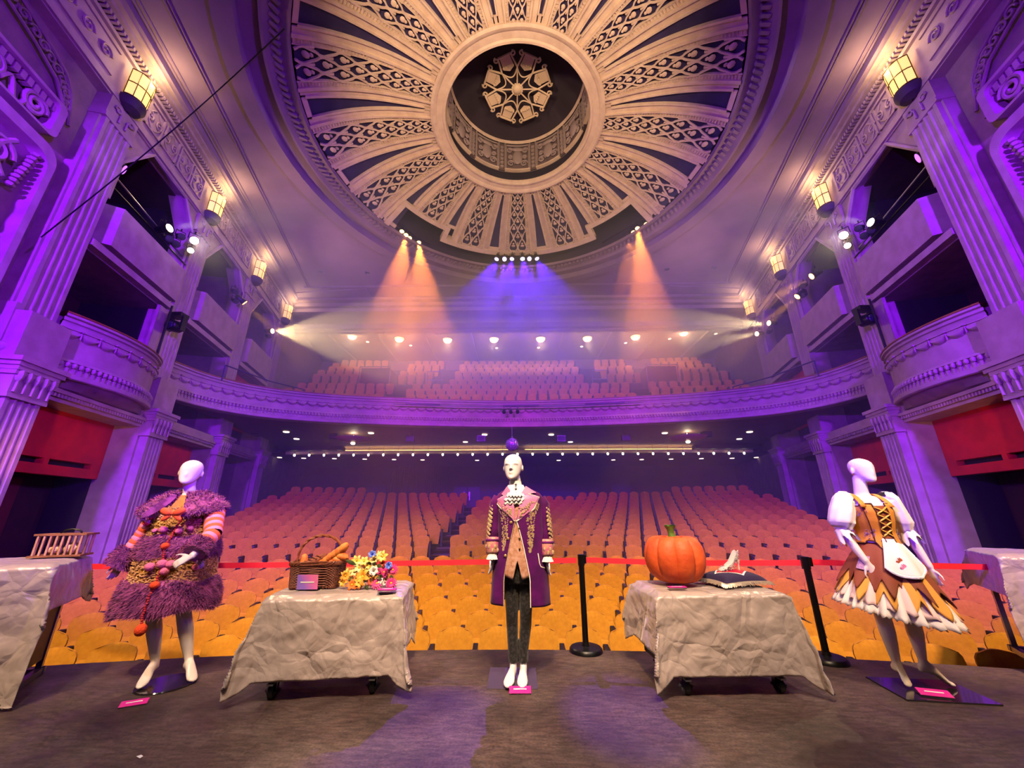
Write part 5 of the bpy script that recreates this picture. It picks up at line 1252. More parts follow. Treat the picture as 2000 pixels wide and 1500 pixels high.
def handshape(q, wr, d, nrm, sc=1.0, curl=.25, side=1, spread=.12):
    """wrist point, direction of the fingers, palm normal; side=+1 puts the thumb on d x nrm"""
    wr = Vector(wr); d = Vector(d).normalized(); nrm = Vector(nrm); nrm = (nrm - d * nrm.dot(d)).normalized(); s_ = d.cross(nrm) * side
    rows = []
    for t, a, b in ((-.02, .024, .02), (.02, .026, .017), (.05, .036, .015), (.08, .041, .014), (.095, .038, .012)):
        rows.append([wr + d * t * sc + s_ * a * sc * cos(2 * pi * j / 12) + nrm * b * sc * sin(2 * pi * j / 12) for j in range(12)])
    q.rings(rows, True)
    for k, (off, ln) in enumerate(((.030, .072), (.011, .082), (-.009, .076), (-.028, .058))):
        p = wr + d * .088 * sc + s_ * off * sc; dd = (d + s_ * spread * (off / .03)).normalized(); pts = [p - d * .02 * sc, p]; a = curl * (1 + .15 * k)
        for j in range(3):
            ax = s_; dd = (Matrix.Rotation(a * (1 if side > 0 else 1) , 3, ax) @ dd) if True else dd
            if j == 0 and dd.dot(nrm) < 0 and False: pass
            p = p + dd * ln * sc * (.42, .32, .26)[j]; pts.append(p.copy())
        q.tube(pts, [.0095 * sc, .0095 * sc, .009 * sc, .008 * sc, .0055 * sc], 8)
    p = wr + d * .03 * sc + s_ * .028 * sc; dd = (d * .75 + s_ * .75 + nrm * .15).normalized(); pts = [p, p + dd * .035 * sc, p + dd * .06 * sc + d * .008 * sc, p + dd * .072 * sc + d * .03 * sc]
    q.tube(pts, [.014 * sc, .0115 * sc, .0095 * sc, .006 * sc], 8)
def footshape(q, ank, toe, heelz, w_=.042, bare=True):
    """ankle centre, toe tip (on the ground)"""
    ank = Vector(ank); toe = Vector(toe); d = toe - ank; d.z = 0; l = d.length; d.normalize(); s_ = Vector((-d.y, d.x, 0)); up = Vector((0, 0, 1))
    g = toe.z
    B = ank - d * .03; B.z = g + heelz + .03
    secs = [(B - d * .012, .020, .022), (B, .028, .032), (ank + d * .02 + up * (g + heelz + .045 - ank.z), .033, .05)]
    for t, z, a, b in ((.38, heelz * .62 + .045, .034, .038), (.58, heelz * .28 + .032, w_, .03), (.76, .024, w_ * 1.02, .022), (.90, .018, w_ * .8, .016), (1.0, .012, w_ * .35, .009)):
        p = ank.lerp(toe, t); p.z = g + z; secs.append((p, a, b))
    q.rings([[p + s_ * a * cos(2 * pi * j / 14) + up * b * sin(2 * pi * j / 14) for j in range(14)] for p, a, b in secs], True)
def body(q, name, m_, par, vox=.0065):
    o = q.build(name, m_, par, smooth=180)
    r = o.modifiers.new('remesh', 'REMESH'); r.mode = 'VOXEL'; r.voxel_size = vox; r.use_smooth_shade = True
    s = o.modifiers.new('smooth', 'SMOOTH'); s.factor = .5; s.iterations = 5
    return o
def tufts(q, fn, n, ln, wd, rnd, down=.5, out=1.0):
    for _ in range(n):
        a, b = rnd.random(), rnd.random(); p = Vector(fn(a, b)); e = .004
        u = Vector(fn(min(1, a + e), b)) - Vector(fn(max(0, a - e), b)); v = Vector(fn(a, min(1, b + e))) - Vector(fn(a, max(0, b - e)))
        nr = u.cross(v)
        if nr.length < 1e-12: continue
        nr.normalize(); 
        if CEN is not None and nr.dot(p - CEN) < 0: nr = -nr
        t = Vector((rnd.uniform(-1, 1), rnd.uniform(-1, 1), rnd.uniform(-1, .3) - down)); d = (nr * out + t * .8).normalized() * ln * rnd.uniform(.6, 1.3); s_ = d.cross(nr); s_ = (s_.normalized() if s_.length > 1e-9 else u.normalized()) * wd
        q.add([p - s_, p + s_, p + d], [(0, 1, 2)])
CEN = None
def cmap(ox, oy, sc, Y): return lambda a, b, dY=0: rayp(ox + a / sc, oy + b / sc, Y + dY)
def decal(q, pts, yf, th=.006, lift=.004):
    """plate on a front surface: pts (x, z), yf(x, z) surface depth"""
    q.prism(pts, lambda x, z: (x, yf(x, z) - lift, z), lambda x, z: (x, yf(x, z) - lift - th, z))

# ------------------------------------------------------------ purple coat
MY = 3.83
man = empty('mannequin', (-.02, MY, 0), label='white male mannequin in purple velvet frock coat with gold embroidery', category='mannequin')
q = MB()
headshape(q, (-.045, MY - .01, 1.632), .255, -.18, -.03, 0, .088, True)
loft(q, [(-.015, MY + .01, 1.47, .07, .07), (-.018, MY + .012, 1.55, .056, .058), (-.022, MY + .01, 1.62, .053, .056), (-.03, MY + .005, 1.68, .052, .058)])
loft(q, [(.01, MY, .86, .15, .1), (.01, MY, 1.0, .145, .095), (.01, MY, 1.15, .14, .09), (.01, MY, 1.3, .165, .105), (.01, MY, 1.42, .175, .1), (.01, MY, 1.49, .13, .08), (.01, MY, 1.52, .06, .06)])
for sx, hx, ax_ in ((-1, -.062, -.05), (1, .066, .037)):
    q.tube([(hx, MY, .92), (hx, MY, .7), (hx * .95, MY, .48), (hx * .92, MY + .02, .38), (ax_, MY + .01, .12), (ax_, MY + .01, .07)], [.07, .058, .040, .038, .030, .032], 14)
footshape(q, (-.052, MY, .075), (-.095, MY - .215, .016), .0, .044); footshape(q, (.036, MY, .075), (.022, MY - .225, .016), .0, .044)
for sx, S0, E0, W0 in ((-1, (-.19, MY, 1.45), (-.245, MY + .02, 1.2), (-.238, MY - .05, .99)), (1, (.21, MY, 1.44), (.265, MY + .02, 1.18), (.262, MY - .06, .965))):
    q.tube([S0, tuple((Vector(S0) + Vector(E0)) / 2), E0, W0], [.06, .05, .042, .028], 12)
handshape(q, (-.238, MY - .055, .985), (.04, -.08, -1), (.9, -.3, 0), 1.05, -.18, 1); handshape(q, (.262, MY - .065, .955), (-.03, -.05, -1), (-.9, -.3, 0), .95, .18, -1)
body(q, 'body', SKINW, man)
VELV = mat('purple_velvet', '5a0a62', .85, col2='42084c', scale=7, sheen=.12, bump=.1, spec=.2)
GOLDT = mat('gold_embroidery', 'b89468', .4, metal=.3, col2='e0c8a0', scale=90)
PINKS = mat('pink_satin_lapel', 'd070b0', .4, col2='c880a8', scale=30)
PIPE = mat('cream_piping', 'f0e4d8', .5)
BRO = mat('peach_brocade', 'd0a090', .45, col2='b07a5c', scale=34, metal=.15, bump=.2)
# trousers
TR = mat('black_brocade', '0a080a', .8, col2='2c282c', scale=42, contrast=(.5, .56), bump=.3, sheen=.3)
q = MB()
loft(q, [(.0, MY, .74, .135, .10), (.0, MY, .86, .155, .112), (.0, MY, 1.0, .15, .105)], 20)
for hx, ax_ in ((-.062, -.05), (.066, .037)):
    q.tube([(hx, MY, .86), (hx, MY, .7), (hx * .95, MY, .5), (hx * .92, MY + .02, .40), (ax_ * 1.02, MY + .015, .2), (ax_, MY + .01, .15), (ax_, MY + .01, .125)], [.075, .068, .054, .051, .043, .043, .038], 16)
o = body(q, 'trousers', TR, man, .006)
# coat
def csec(z):   # half width, half depth, centre x
    T_ = [(.55, .262, .17, .012), (.75, .252, .165, .014), (.95, .236, .155, .02), (1.12, .208, .145, .025), (1.25, .205, .14, .022), (1.38, .215, .14, .018), (1.46, .225, .125, .016), (1.51, .19, .1, .012), (1.55, .11, .08, .005)]
    for a, b in zip(T_, T_[1:]):
        if z <= b[0]:
            t = max(0, (z - a[0]) / (b[0] - a[0])); return [a[i] + (b[i] - a[i]) * t for i in (1, 2, 3)]
    return T_[-1][1:]
def cy_f(x, z):
    a, b, c = csec(z); u = max(-.98, min(.98, (x - c) / a)); return MY - b * sqrt(1 - u * u)
def edge_x(z):   # the two front edges of the open coat
    if z > 1.27: k = (z - 1.27) / .25; return -.022 - .07 * k, -.018 + .075 * k
    k = (1.27 - z) / .72; return -.022 - .105 * min(1, k * 1.5) ** .8, -.018 + .12 * min(1, k * 1.5) ** .8
def coat(a, b):
    z = 1.545 - b * .975; A_, B_, c = csec(z); xl, xr = edge_x(z); al = math.acos(max(-1, min(1, (xr - c) / A_))); ar = math.acos(max(-1, min(1, (xl - c) / A_)))
    th = -al + (-(2 * pi - ar) + al) * 0 ; th0 = -al; th1 = -(ar) + 2 * pi
    th = th0 + (th1 - th0) * a
    fold = 1 + (.05 * sin(th * 7 + 1) * max(0, (1.0 - z)) * 1.2)
    if z < 1.0: z -= .02 * sin(th + 1) * (1 - z)
    return (c + A_ * fold * cos(th), MY + B_ * fold * sin(th) * (1 if sin(th) < 0 else 1.1), z)
q = MB(); q.grid(coat, 72, 48); o = q.build('coat_body', VELV, man, smooth=180); md = o.modifiers.new('t', 'SOLIDIFY'); md.thickness = .007; md.offset = -1
for sx, P_ in ((-1, [(-.175, MY, 1.475), (-.205, MY, 1.41), (-.225, MY + .01, 1.3), (-.232, MY + .01, 1.2), (-.235, MY - .03, 1.1)]), (1, [(.205, MY, 1.465), (.235, MY, 1.40), (.25, MY + .01, 1.28), (.258, MY + .01, 1.18), (.262, MY - .03, 1.08)])):
    q = MB(); q.tube(P_, [.060, .066, .058, .055, .056], 16); q.build('sleeve', VELV, man, smooth=180)
    e = Vector(P_[-1]); d = Vector((0, -.35, -1)).normalized(); q = MB(); q.tube([e + Vector((0, 0, .02)), e + d * .01, e + d * .12, e + d * .13], [.056, .060, .056, .04], 16); cf = q.build('cuff', mat('cuff_pink', 'c84a98', .4, col2='c8a070', scale=24), man, smooth=180)
    q = MB(); q.tube([e + d * .005 + Vector((.058 * cos(t), .058 * sin(t), 0)) for t in [i * pi / 9 for i in range(18)]], .012, 5, loop=True); q.build('fur_cuff_edge', VELV, cf)
    q = MB()
    for k in range(12): q.ell(e + d * (.03 + .03 * (k % 3)) + Vector((.058 * cos(k * 2.4), .058 * sin(k * 2.4), 0)), (.014, .014, .018), 6, 4)
    q.build('cuff_embroidery', GOLDT, cf, kind='stuff')
    q = MB(); w0 = e + d * .125
    q.grid(lambda a, b: tuple(w0 + d * (.045 * b) + Vector((cos(2 * pi * a), sin(2 * pi * a), 0)) * (.036 + .012 * b + .008 * b * sin(a * 2 * pi * 11))), 66, 3, True); q.build('lace_cuff', PIPE, man, smooth=180)
    # embroidered sleeve patch
    q = MB(); sgn = sx
    for k in range(26):
        t = k / 26; p = Vector(P_[1]).lerp(Vector(P_[4]), t); r_ = .058; an = (-pi / 2 - .9 * (1 if sgn < 0 else -1) + .35 * sin(k * 2.1)); w2 = .016 * (1 - .5 * abs(2 * t - 1))
        q.ell(p + Vector((r_ * cos(an), r_ * sin(an), 0)), (w2, w2 * .8, w2 * 1.1), 6, 4)
    q.build('sleeve_embroidery', GOLDT, man, kind='stuff')
# waistcoat
def vest(a, b):
    x = -.13 + .26 * a; zb = .765 + .05 * abs(2 * a - 1) + .18 * max(0, 1 - abs(2 * a - .98) / .30)
    z = 1.47 + (zb - 1.47) * b; return (x - .005 - .02 * (1 - b) * 0, min(cy_f(x, max(z, .9)) + .014, MY - .06) - .012 * b, z)
q = MB(); q.grid(vest, 24, 24); o = q.build('waistcoat', BRO, man, smooth=180); o.modifiers.new('t', 'SOLIDIFY').thickness = .006
for k in range(5):
    q = MB(); z = 1.37 - k * .085; x = .012 + .006 * k * 0; q.ell((x, cy_f(x, z) - .008, z), (.009, .006, .009), 10, 6); q.build('waistcoat_button', mat('bronze_button', '6a4a30', .35, metal=.7), man)
for sx in (-1, 1):
    q = MB(); q.tube([(edge_x(z)[0 if sx < 0 else 1], cy_f(edge_x(z)[0 if sx < 0 else 1], z) - .006, z) for z in [1.27 - .7 * i / 14 for i in range(15)]], .0045, 6); q.build('front_piping', GOLDT if sx < 0 else PIPE, man)
# lapels, collar
LAPL = [(-.10, 1.575), (-.155, 1.50), (-.128, 1.485), (-.222, 1.44), (-.16, 1.375), (-.028, 1.262), (-.03, 1.36), (-.05, 1.5)]
LAPR = [(.075, 1.575), (.175, 1.515), (.10, 1.50), (.202, 1.475), (.15, 1.37), (-.012, 1.262), (.005, 1.36), (.03, 1.5)]
for sx, L_ in ((-1, LAPL), (1, LAPR)):
    q = MB()
    def poly(P_, t):
        t *= len(P_) - 1; i_ = min(len(P_) - 2, int(t)); f_ = t - i_; return P_[i_][0] + (P_[i_ + 1][0] - P_[i_][0]) * f_, P_[i_][1] + (P_[i_ + 1][1] - P_[i_][1]) * f_
    def lapg(a, b):
        (x0, z0), (x1, z1) = poly(L_[2:6], b), poly([L_[7], L_[6], L_[5]], b); x, z = x0 + (x1 - x0) * a, z0 + (z1 - z0) * a; return (x, cy_f(x, z) - .012, z)
    q.grid(lapg, 10, 14); lp = q.build('lapel', PINKS, man, smooth=180); lp.modifiers.new('t', 'SOLIDIFY').thickness = .004
    q = MB(); q.tube([(x, cy_f(x, z) - .014, z) for x, z in L_[2:6]], .0055, 6); q.build('lapel_piping', PIPE, lp)
    q = MB(); decal(q, L_[:3] + [L_[-1]], lambda x, z: min(cy_f(x, z), MY - .075) - .002, .008); q.build('collar', PINKS, man, smooth=0)
    q = MB(); rr = random.Random(sx + 9)
    for k in range(32):
        i_ = rr.choice([0, 1, 2]); A_ = Vector(L_[3]); B_ = Vector(L_[5]); C_ = Vector(L_[6]); u, v = rr.random(), rr.random()
        if u + v > 1: u, v = 1 - u, 1 - v
        p = A_ + (B_ - A_) * u * .9 + (C_ - A_) * v * .85; q.ell((p[0], cy_f(p[0], p[1]) - .016, p[1]), (.008, .004, .008), 6, 4)
    q.build('lapel_embroidery', GOLDT, lp, kind='stuff')
    # hanging embroidery panel
    q = MB(); C = cmap(930, 880, 6.25, 3.66); pth = [(262, 640, 30), (275, 700, 36), (330, 760, 50), (345, 850, 52), (350, 950, 46), (350, 1040, 40), (335, 1110, 32), (335, 1170, 22), (332, 1230, 10)] if sx < 0 else [(750, 640, 25), (735, 700, 36), (690, 770, 50), (660, 850, 58), (672, 950, 52), (668, 1040, 44), (662, 1120, 36), (660, 1190, 26), (662, 1250, 10)]
    rr = random.Random(4)
    for (a, b, hw), (a2, b2, h2) in zip(pth, pth[1:]):
        for k in range(32):
            t = rr.random(); x_ = a + (a2 - a) * t; y_ = b + (b2 - b) * t; h_ = hw + (h2 - hw) * t
            p = C(x_ + rr.uniform(-1, 1) * h_ * .85, y_); p.y = cy_f(p.x, p.z) - .008; rad_ = rr.uniform(.0045, .0085)
            q.tube([p + Vector((rad_ * (1 - .1 * i) * cos(i * pi / 4), 0, rad_ * (1 - .1 * i) * sin(i * pi / 4))) for i in range(9)], .0022, 4)
    q.build('gold_embroidery', GOLDT, man, kind='stuff')
for (a, b) in ((424, 878), (388, 1078), (355, 1290)):
    p = cmap(930, 880, 6.25, 3.66)(a, b); q = MB(); q.ell((p.x, cy_f(p.x, p.z) - .010, p.z), (.0135, .008, .0135), 12, 8); q.build('coat_button', mat('gold_button', 'c8a068', .35, metal=.6), man)
for L_ in ([(252, 1235), (240, 1290), (225, 1370), (212, 1410)], [(755, 1255), (775, 1380), (790, 1420), (845, 1445)]):
    q = MB(); pts = [cmap(930, 880, 6.25, 3.70)(a, b) for a, b in L_]; q.tube([(p.x, cy_f(p.x, p.z) - .008, p.z) for p in pts], .005, 6); q.build('pocket_piping', PIPE, man)
# high collar stock and jabot
STK = mat('white_lace', 'f4eef0', .7, bump=.4, bscale=60)
q = MB(); loft(q, [(-.018, MY, 1.545, .066, .072), (-.022, MY, 1.58, .062, .066), (-.025, MY - .002, 1.625, .058, .064)], 20, False, False); q.build('stock_collar', STK, man, smooth=180)
for L_, (zt, zb, ww) in enumerate(((1.585, 1.41, .13), (1.575, 1.44, .115), (1.57, 1.475, .085))):
    q = MB()
    def jab(a, b, zt=zt, zb=zb, ww=ww, L_=L_):
        x = (a - .5) * 2 * ww * (.55 + .45 * b ** .8); z = zt + (zb - zt) * b + .007 * b * sin(a * 38 + L_) ; return (-.02 + x, MY - .086 - .055 * b + .05 * (2 * a - 1) ** 2 + .005 * b * sin(a * 34 + L_ * 2) - .007 * L_ - .012 * b, z)
    q.grid(jab, 60, 8); o = q.build('jabot_ruffle', STK, man, smooth=180); o.modifiers.new('t', 'SOLIDIFY').thickness = .003
for k, z in enumerate((1.585, 1.545, 1.508)):
    q = MB(); q.ell((-.018, MY - .118 - .010 * k, z), (.0115, .007, .0115), 10, 6); q.build('stock_button', mat('pewter_button', '8a8088', .3, metal=.7), man)
q = MB(); q.box((-.055, MY + .03, .006), (.41, .42, .010), 0); q.build('base_plate', mat('glass_plate', '6a5a78', .06, coat=.5, metal=.3), man, smooth=0)

# ------------------------------------------------------------ fur coat
LY = 3.80
lady = empty('mannequin', (-3.0, LY, 0), label='ivory mannequin in purple fur and straw coat with striped sleeves', category='mannequin')
KX = LY / 3.75
X_ = lambda x: x * KX
q = MB()
headshape(q, (X_(-3.165), LY - .03, 1.60), .235, .42, .0, .06, .090)
loft(q, [(X_(-3.14), LY, 1.44, .075, .07), (X_(-3.145), LY, 1.52, .052, .054), (X_(-3.16), LY - .01, 1.60, .05, .055), (X_(-3.165), LY - .01, 1.66, .05, .058)])
loft(q, [(X_(-3.12), LY, .84, .15, .11), (X_(-3.12), LY, .98, .14, .1), (X_(-3.13), LY, 1.12, .115, .085), (X_(-3.135), LY, 1.28, .14, .1), (X_(-3.14), LY, 1.40, .15, .085), (X_(-3.14), LY, 1.46, .10, .07)])
for A_, K_, N_, T_ in (((-3.19, LY, .88), (-3.165, LY - .02, .48), (-3.07, LY, .13), pzf(270, 1348, .016)), ((-3.03, LY + .02, .88), (-2.92, LY, .49), (-2.80, LY + .02, .14), pzf(378, 1333, .016))):
    A_, K_, N_ = [Vector((X_(p[0]), p[1], p[2])) for p in (A_, K_, N_)]
    q.tube([A_, A_.lerp(K_, .5), K_, K_.lerp(N_, .35), N_.lerp(K_, .1), N_, N_ - Vector((0, 0, .04))], [.085, .075, .056, .056, .034, .031, .034], 14)
    footshape(q, N_ - Vector((0, 0, .03)), T_, .055, .040)
ARM = [((-3.38, LY, 1.37), (-3.47, LY, 1.15), (-3.55, LY - .06, .92)), ((-2.88, LY - .02, 1.37), (-2.80, LY - .10, 1.15), (-2.95, LY - .30, .985))]
ARM = [[Vector((X_(p[0]), p[1], p[2])) for p in a] for a in ARM]
ARM[1] = [rayp(420, 1000, 3.80), rayp(416, 1043, 3.66), rayp(374, 1087, 3.47)]
for a in ARM: q.tube([Vector((X_(-3.14), LY, 1.40)), a[0], a[1], a[2]], [.06, .052, .04, .027], 10)
handshape(q, ARM[1][2], (-.80, -.30, -.45), (-.2, -.9, .3), .95, -.25, 1, .05)
handshape(q, ARM[0][2], (-.1, -.2, -1), (.9, -.2, 0), .95, -.2, 1)
body(q, 'body', SKINP, lady)
FUR = mat('purple_fur', '7a2860', .8, col2='b0508e', scale=22, sheen=.6, contrast=(.4, .62)); FURT = mat('purple_fur_tips', 'a84a88', .8, col2='6a2060', scale=12, sheen=.2)
STRAW = mat('straw_weave', 'd89a50', .8, col2='8a5828', scale=70, bump=.9, bscale=90, contrast=(.38, .6), edist=.012)
def lsec(z):
    T_ = [(.50, -3.10, .42, .27), (.78, -3.10, .365, .245), (.80, -3.10, .345, .235), (.97, -3.105, .33, .22), (1.14, -3.11, .29, .19), (1.30, -3.125, .25, .155), (1.42, -3.135, .18, .12)]
    for a, b in zip(T_, T_[1:]):
        if z <= b[0]:
            t = max(0, (z - a[0]) / (b[0] - a[0])); return [a[i] + (b[i] - a[i]) * t for i in (1, 2, 3)]
    return T_[-1][1:]
def band(z1, z0, bulge, tilt, a_gap=0.0):
    def fn(a, b):
        z = z1 + (z0 - z1) * b; c, A_, B_ = lsec(z); th = -pi / 2 - .12 + a_gap + a * (2 * pi - 2 * a_gap); k = 1 + bulge * sin(pi * max(.0, min(1, b))) ** .5 / A_
        zz = z + tilt * cos(th) * b + .012 * sin(th * 5 + z * 9)
        return (X_(c) + A_ * k * cos(th), LY + B_ * k * sin(th), zz)
    return fn
for nm, z1, z0, bl, ti, m_ in (('straw_bodice', 1.40, 1.12, .0, 0, STRAW), ('straw_skirt_band', .99, .76, .0, 0, STRAW)):
    q = MB(); q.grid(band(z1, z0, bl, ti), 60, 14, True); o = q.build(nm, STRAW, lady, smooth=180)
    q = MB(); f_ = band(z1, z0, .006, ti); rr = random.Random(2)
    for _ in range(900):
        a, b = rr.random(), rr.random(); p = Vector(f_(a, b)); p2 = Vector(f_(min(1, a + rr.uniform(.006, .014)), max(0, min(1, b + rr.uniform(-.06, .06))))); mid = (p + p2) / 2; ctr = Vector((X_(-3.1), LY, mid.z)); mid += (mid - ctr).normalized() * .009
        q.tube([p, mid, p2], .0045, 4, False)
    q.build('straw_loops', mat('straw_loop', 'e8b06a', .8, col2='b88a60', scale=8), o, kind='stuff')
CEN = None
for nm, z1, z0, bl, ti in (('fur_waist_band', 1.15, .965, .035, 0), ('fur_hem_band', .785, .515, .03, .035)):
    f_ = band(z1, z0, bl, ti); q = MB(); q.grid(f_, 64, 12, True); o = q.build(nm, FUR, lady, smooth=180)
    CEN = Vector((X_(-3.1), LY, (z1 + z0) / 2)); q = MB(); tufts(q, f_, 7000 if z0 < .9 else 5000, .032, .0035, random.Random(1), .5); q.build('fur_pile', FURT, o, kind='stuff', smooth=0)
# cape collar
def collar(a, b):
    th = -pi / 2 + .50 + a * (2 * pi - 1.0); w = 2 * pi * b; fr = max(0, -sin(th)); rc, rz_ = .235, 1.452
    u = -cos(w); v = sin(w)      # u: inner -> outer, v: up
    A_ = rc + .135 * u; B_ = rc * .62 + .095 * u + .03 * fr; z = rz_ - .055 * u - .05 * fr * (1 + u) * .9 + .045 * v + .012 * sin(th * 7)
    return (X_(-3.135) + A_ * cos(th), LY + B_ * sin(th) - .02, z)
q = MB(); q.grid(collar, 60, 16); q.add([collar(0, j / 16) for j in range(16)], [tuple(range(16))]); q.add([collar(1, j / 16) for j in range(16)], [tuple(range(16))]); o = q.build('fur_collar', FUR, lady, smooth=180)
q = MB()
for k in range(24):
    th = -pi / 2 + .50 + (k + .5) / 24 * (2 * pi - 1.0); CEN = Vector((X_(-3.135) + .235 * cos(th), LY + .146 * sin(th) - .02, 1.44)); tufts(q, lambda a, b: collar((k + a) / 24, b), 320, .036, .0035, random.Random(k), .2)
q.build('fur_pile', FURT, o, kind='stuff', smooth=0)
# orange shirt front
q = MB(); loft(q, [(X_(-3.135), LY, 1.32, .17, .125), (X_(-3.135), LY, 1.40, .15, .108), (X_(-3.14), LY, 1.46, .10, .085), (X_(-3.143), LY, 1.50, .068, .068)], 24, True, False); q.build('orange_shirt', mat('orange_shirt', 'e08048', .8, col2='d07040', scale=30), lady, smooth=180)
# striped sleeves and fur cuffs
SO, SP = mat('stripe_orange', 'f0603a', .8), mat('stripe_pink', 'f08ab0', .8)
for i, a in enumerate(ARM):
    q = MB(); n = 16; P_ = [a[0].lerp(a[1], t / 8) for t in range(8)] + [a[1].lerp(a[2], t / 8) for t in range(8)]
    P_ = P_[:14] if i == 0 else P_[:13]
    for k in range(len(P_) - 1):
        q.mi = k % 2; r0, r1 = .083 - .0016 * k, .083 - .0016 * (k + 1); q.tube([P_[k], P_[k].lerp(P_[k + 1], .5), P_[k + 1]], [r0 * .97, r0 * 1.02, r1 * .97], 16, k == 0)
    q.build('striped_sleeve', [SO, SP], lady, smooth=180)
    e = P_[-1]; d = (P_[-1] - P_[-3]).normalized(); d2 = d
    kk = 1 if i == 0 else .62; pts = [e - d * .03, e + d2 * .02 * kk, e + d2 * .07 * kk, e + d2 * .14 * kk]; rs = [.075, .095, .105, .10] if i == 0 else [.07, .085, .088, .08]
    up = d2.orthogonal().normalized(); w2 = d2.cross(up)
    def cuf(u, v):
        t = v * 3; k = min(2, int(t)); f_ = t - k; p = pts[k].lerp(pts[k + 1], f_); r = rs[k] + (rs[k + 1] - rs[k]) * f_; return tuple(p + up * r * cos(2 * pi * u) + w2 * r * sin(2 * pi * u))
    q = MB(); q.grid(cuf, 28, 8, True); q.rings([[cuf(j / 28, 1) for j in range(28)], [tuple(Vector(pts[3]).lerp(Vector(cuf(j / 28, 1)), .3)) for j in range(28)]], True, False, True); o = q.build('fur_cuff', FUR, lady, smooth=180)
    CEN = pts[1].lerp(pts[2], .5); q = MB(); tufts(q, cuf, 2600, .03, .0035, random.Random(i), .3); q.build('fur_pile', FURT, o, kind='stuff', smooth=0)
# pompoms, rope, bow: placed on the coat front
CL = cmap(220, 890, 6.25, 3.55); CL2 = cmap(250, 1040, 8.335, 3.52)
def onto(p, extra=.0):
    c, A_, B_ = lsec(p.z); u = max(-.93, min(.93, (p.x - X_(c)) / A_)); return Vector((X_(c) + A_ * u, LY - B_ * sqrt(1 - u * u) - .02 - extra, p.z))
POMP, POMO, POML = mat('pink_pompom', 'd86a92', .9, bump=.5, bscale=80), mat('orange_pompom', 'e8481e', .9, bump=.5, bscale=80), mat('lilac_pompom', 'a878b8', .9, bump=.5, bscale=80)
for (f_, a, b, r, m_) in ((CL, 568, 905, .034, POMP), (CL, 840, 895, .028, POMP), (CL, 740, 925, .03, POMP), (CL, 450, 920, .024, POMP), (CL, 620, 1105, .034, POMO), (CL2, 320, 565, .040, POMP), (CL2, 505, 520, .042, POMP), (CL2, 625, 530, .040, POMP), (CL2, 540, 640, .036, POMP), (CL2, 890, 600, .034, POMP), (CL2, 1165, 580, .036, POML), (CL2, 1365, 520, .034, POML), (CL2, 420, 860, .036, POMO)):
    p = onto(f_(a, b), r * .4); q = MB(); q.ell(p, (r, r * .9, r * .85), 14, 10); q.build('pompom', m_, lady, smooth=180)
rope = [CL(755, 780), CL(710, 880), CL(670, 1000), CL(620, 1105), CL(610, 1210), CL(620, 1290), CL2(470, 660), CL2(420, 860), CL2(350, 1030), CL2(300, 1200), CL2(255, 1420), rayp(277, 1222, 3.50)]
rope = [onto(p, .012) if p.z > .52 else Vector((p.x, LY - .30, p.z)) for p in rope]
q = MB(); tot = 0
for a, b in zip(rope, rope[1:]):
    n = max(1, int((b - a).length / .016))
    for k in range(n): q.ell(a.lerp(b, k / n) + Vector((.004 * sin(tot), 0, 0)), (.011, .011, .010), 7, 5); tot += 1.6
q.build('beaded_cord', mat('red_cord', 'b0182c', .6), lady, kind='stuff', smooth=180)
q = MB(); q.ell(rope[-1] - Vector((0, 0, .03)), (.042, .04, .045), 14, 10); q.build('pompom', POMO, lady, smooth=180)
q = MB(); cb = onto(CL(765, 700), .13)
for e in (-1, 1):
    q.ell(cb + Vector((e * .06, -.005, .012)), (.055, .022, .032), 12, 8, Matrix.Rotation(-e * .35, 3, 'Y')); q.ell(cb + Vector((e * .05, .0, -.035)), (.05, .012, .022), 10, 6, Matrix.Rotation(e * .6, 3, 'Y'))
q.ell(cb, (.022, .018, .022), 10, 8); o = q.build('bow', mat('orange_bow', 'ee5a32', .7), lady, smooth=180)
q = MB(); c0 = pzf(325, 1337, 0); q.lathe([(.001, .012), (.20, .012), (.205, .006), (.205, 0)], 48, (c0.x, c0.y, 0)); q.build('base_plate', mat('dark_glass_plate', '241c22', .08, coat=.6), lady)

# ------------------------------------------------------------ milkmaid dress
RY = 3.72
KR = RY / 3.70
XR = lambda x: x * KR
maid = empty('mannequin', (3.2, RY, 0), label='ivory mannequin in orange laced bodice, white apron and ragged brown skirt', category='mannequin')
q = MB()
headshape(q, (XR(3.205), RY - .015, 1.59), .225, .18, -.02, .06, .088)
loft(q, [(XR(3.17), RY, 1.43, .085, .075), (XR(3.165), RY, 1.50, .056, .056), (XR(3.17), RY - .005, 1.57, .05, .055), (XR(3.185), RY - .005, 1.65, .05, .06)])
loft(q, [(XR(3.15), RY, .84, .16, .12), (XR(3.17), RY, .98, .15, .1), (XR(3.185), RY, 1.12, .105, .08), (XR(3.18), RY, 1.26, .135, .105), (XR(3.175), RY, 1.36, .155, .10), (XR(3.17), RY, 1.44, .15, .075), (XR(3.17), RY, 1.47, .09, .06)])
for A_, K_, N_, T_ in (((3.08, RY, .86), (3.04, RY - .02, .50), (3.065, RY, .175), pzf(1779, 1344, .016)), ((3.24, RY, .86), (3.27, RY - .02, .48), (3.28, RY, .195), pzf(1867, 1342, .016))):
    A_, K_, N_ = [Vector((XR(p[0]), p[1], p[2])) for p in (A_, K_, N_)]
    q.tube([A_, A_.lerp(K_, .5), K_, K_.lerp(N_, .35), N_.lerp(K_, .12), N_, N_ - Vector((0, 0, .06))], [.09, .08, .056, .055, .036, .030, .034], 14)
    footshape(q, N_ - Vector((0, 0, .05)), T_, .085, .038)
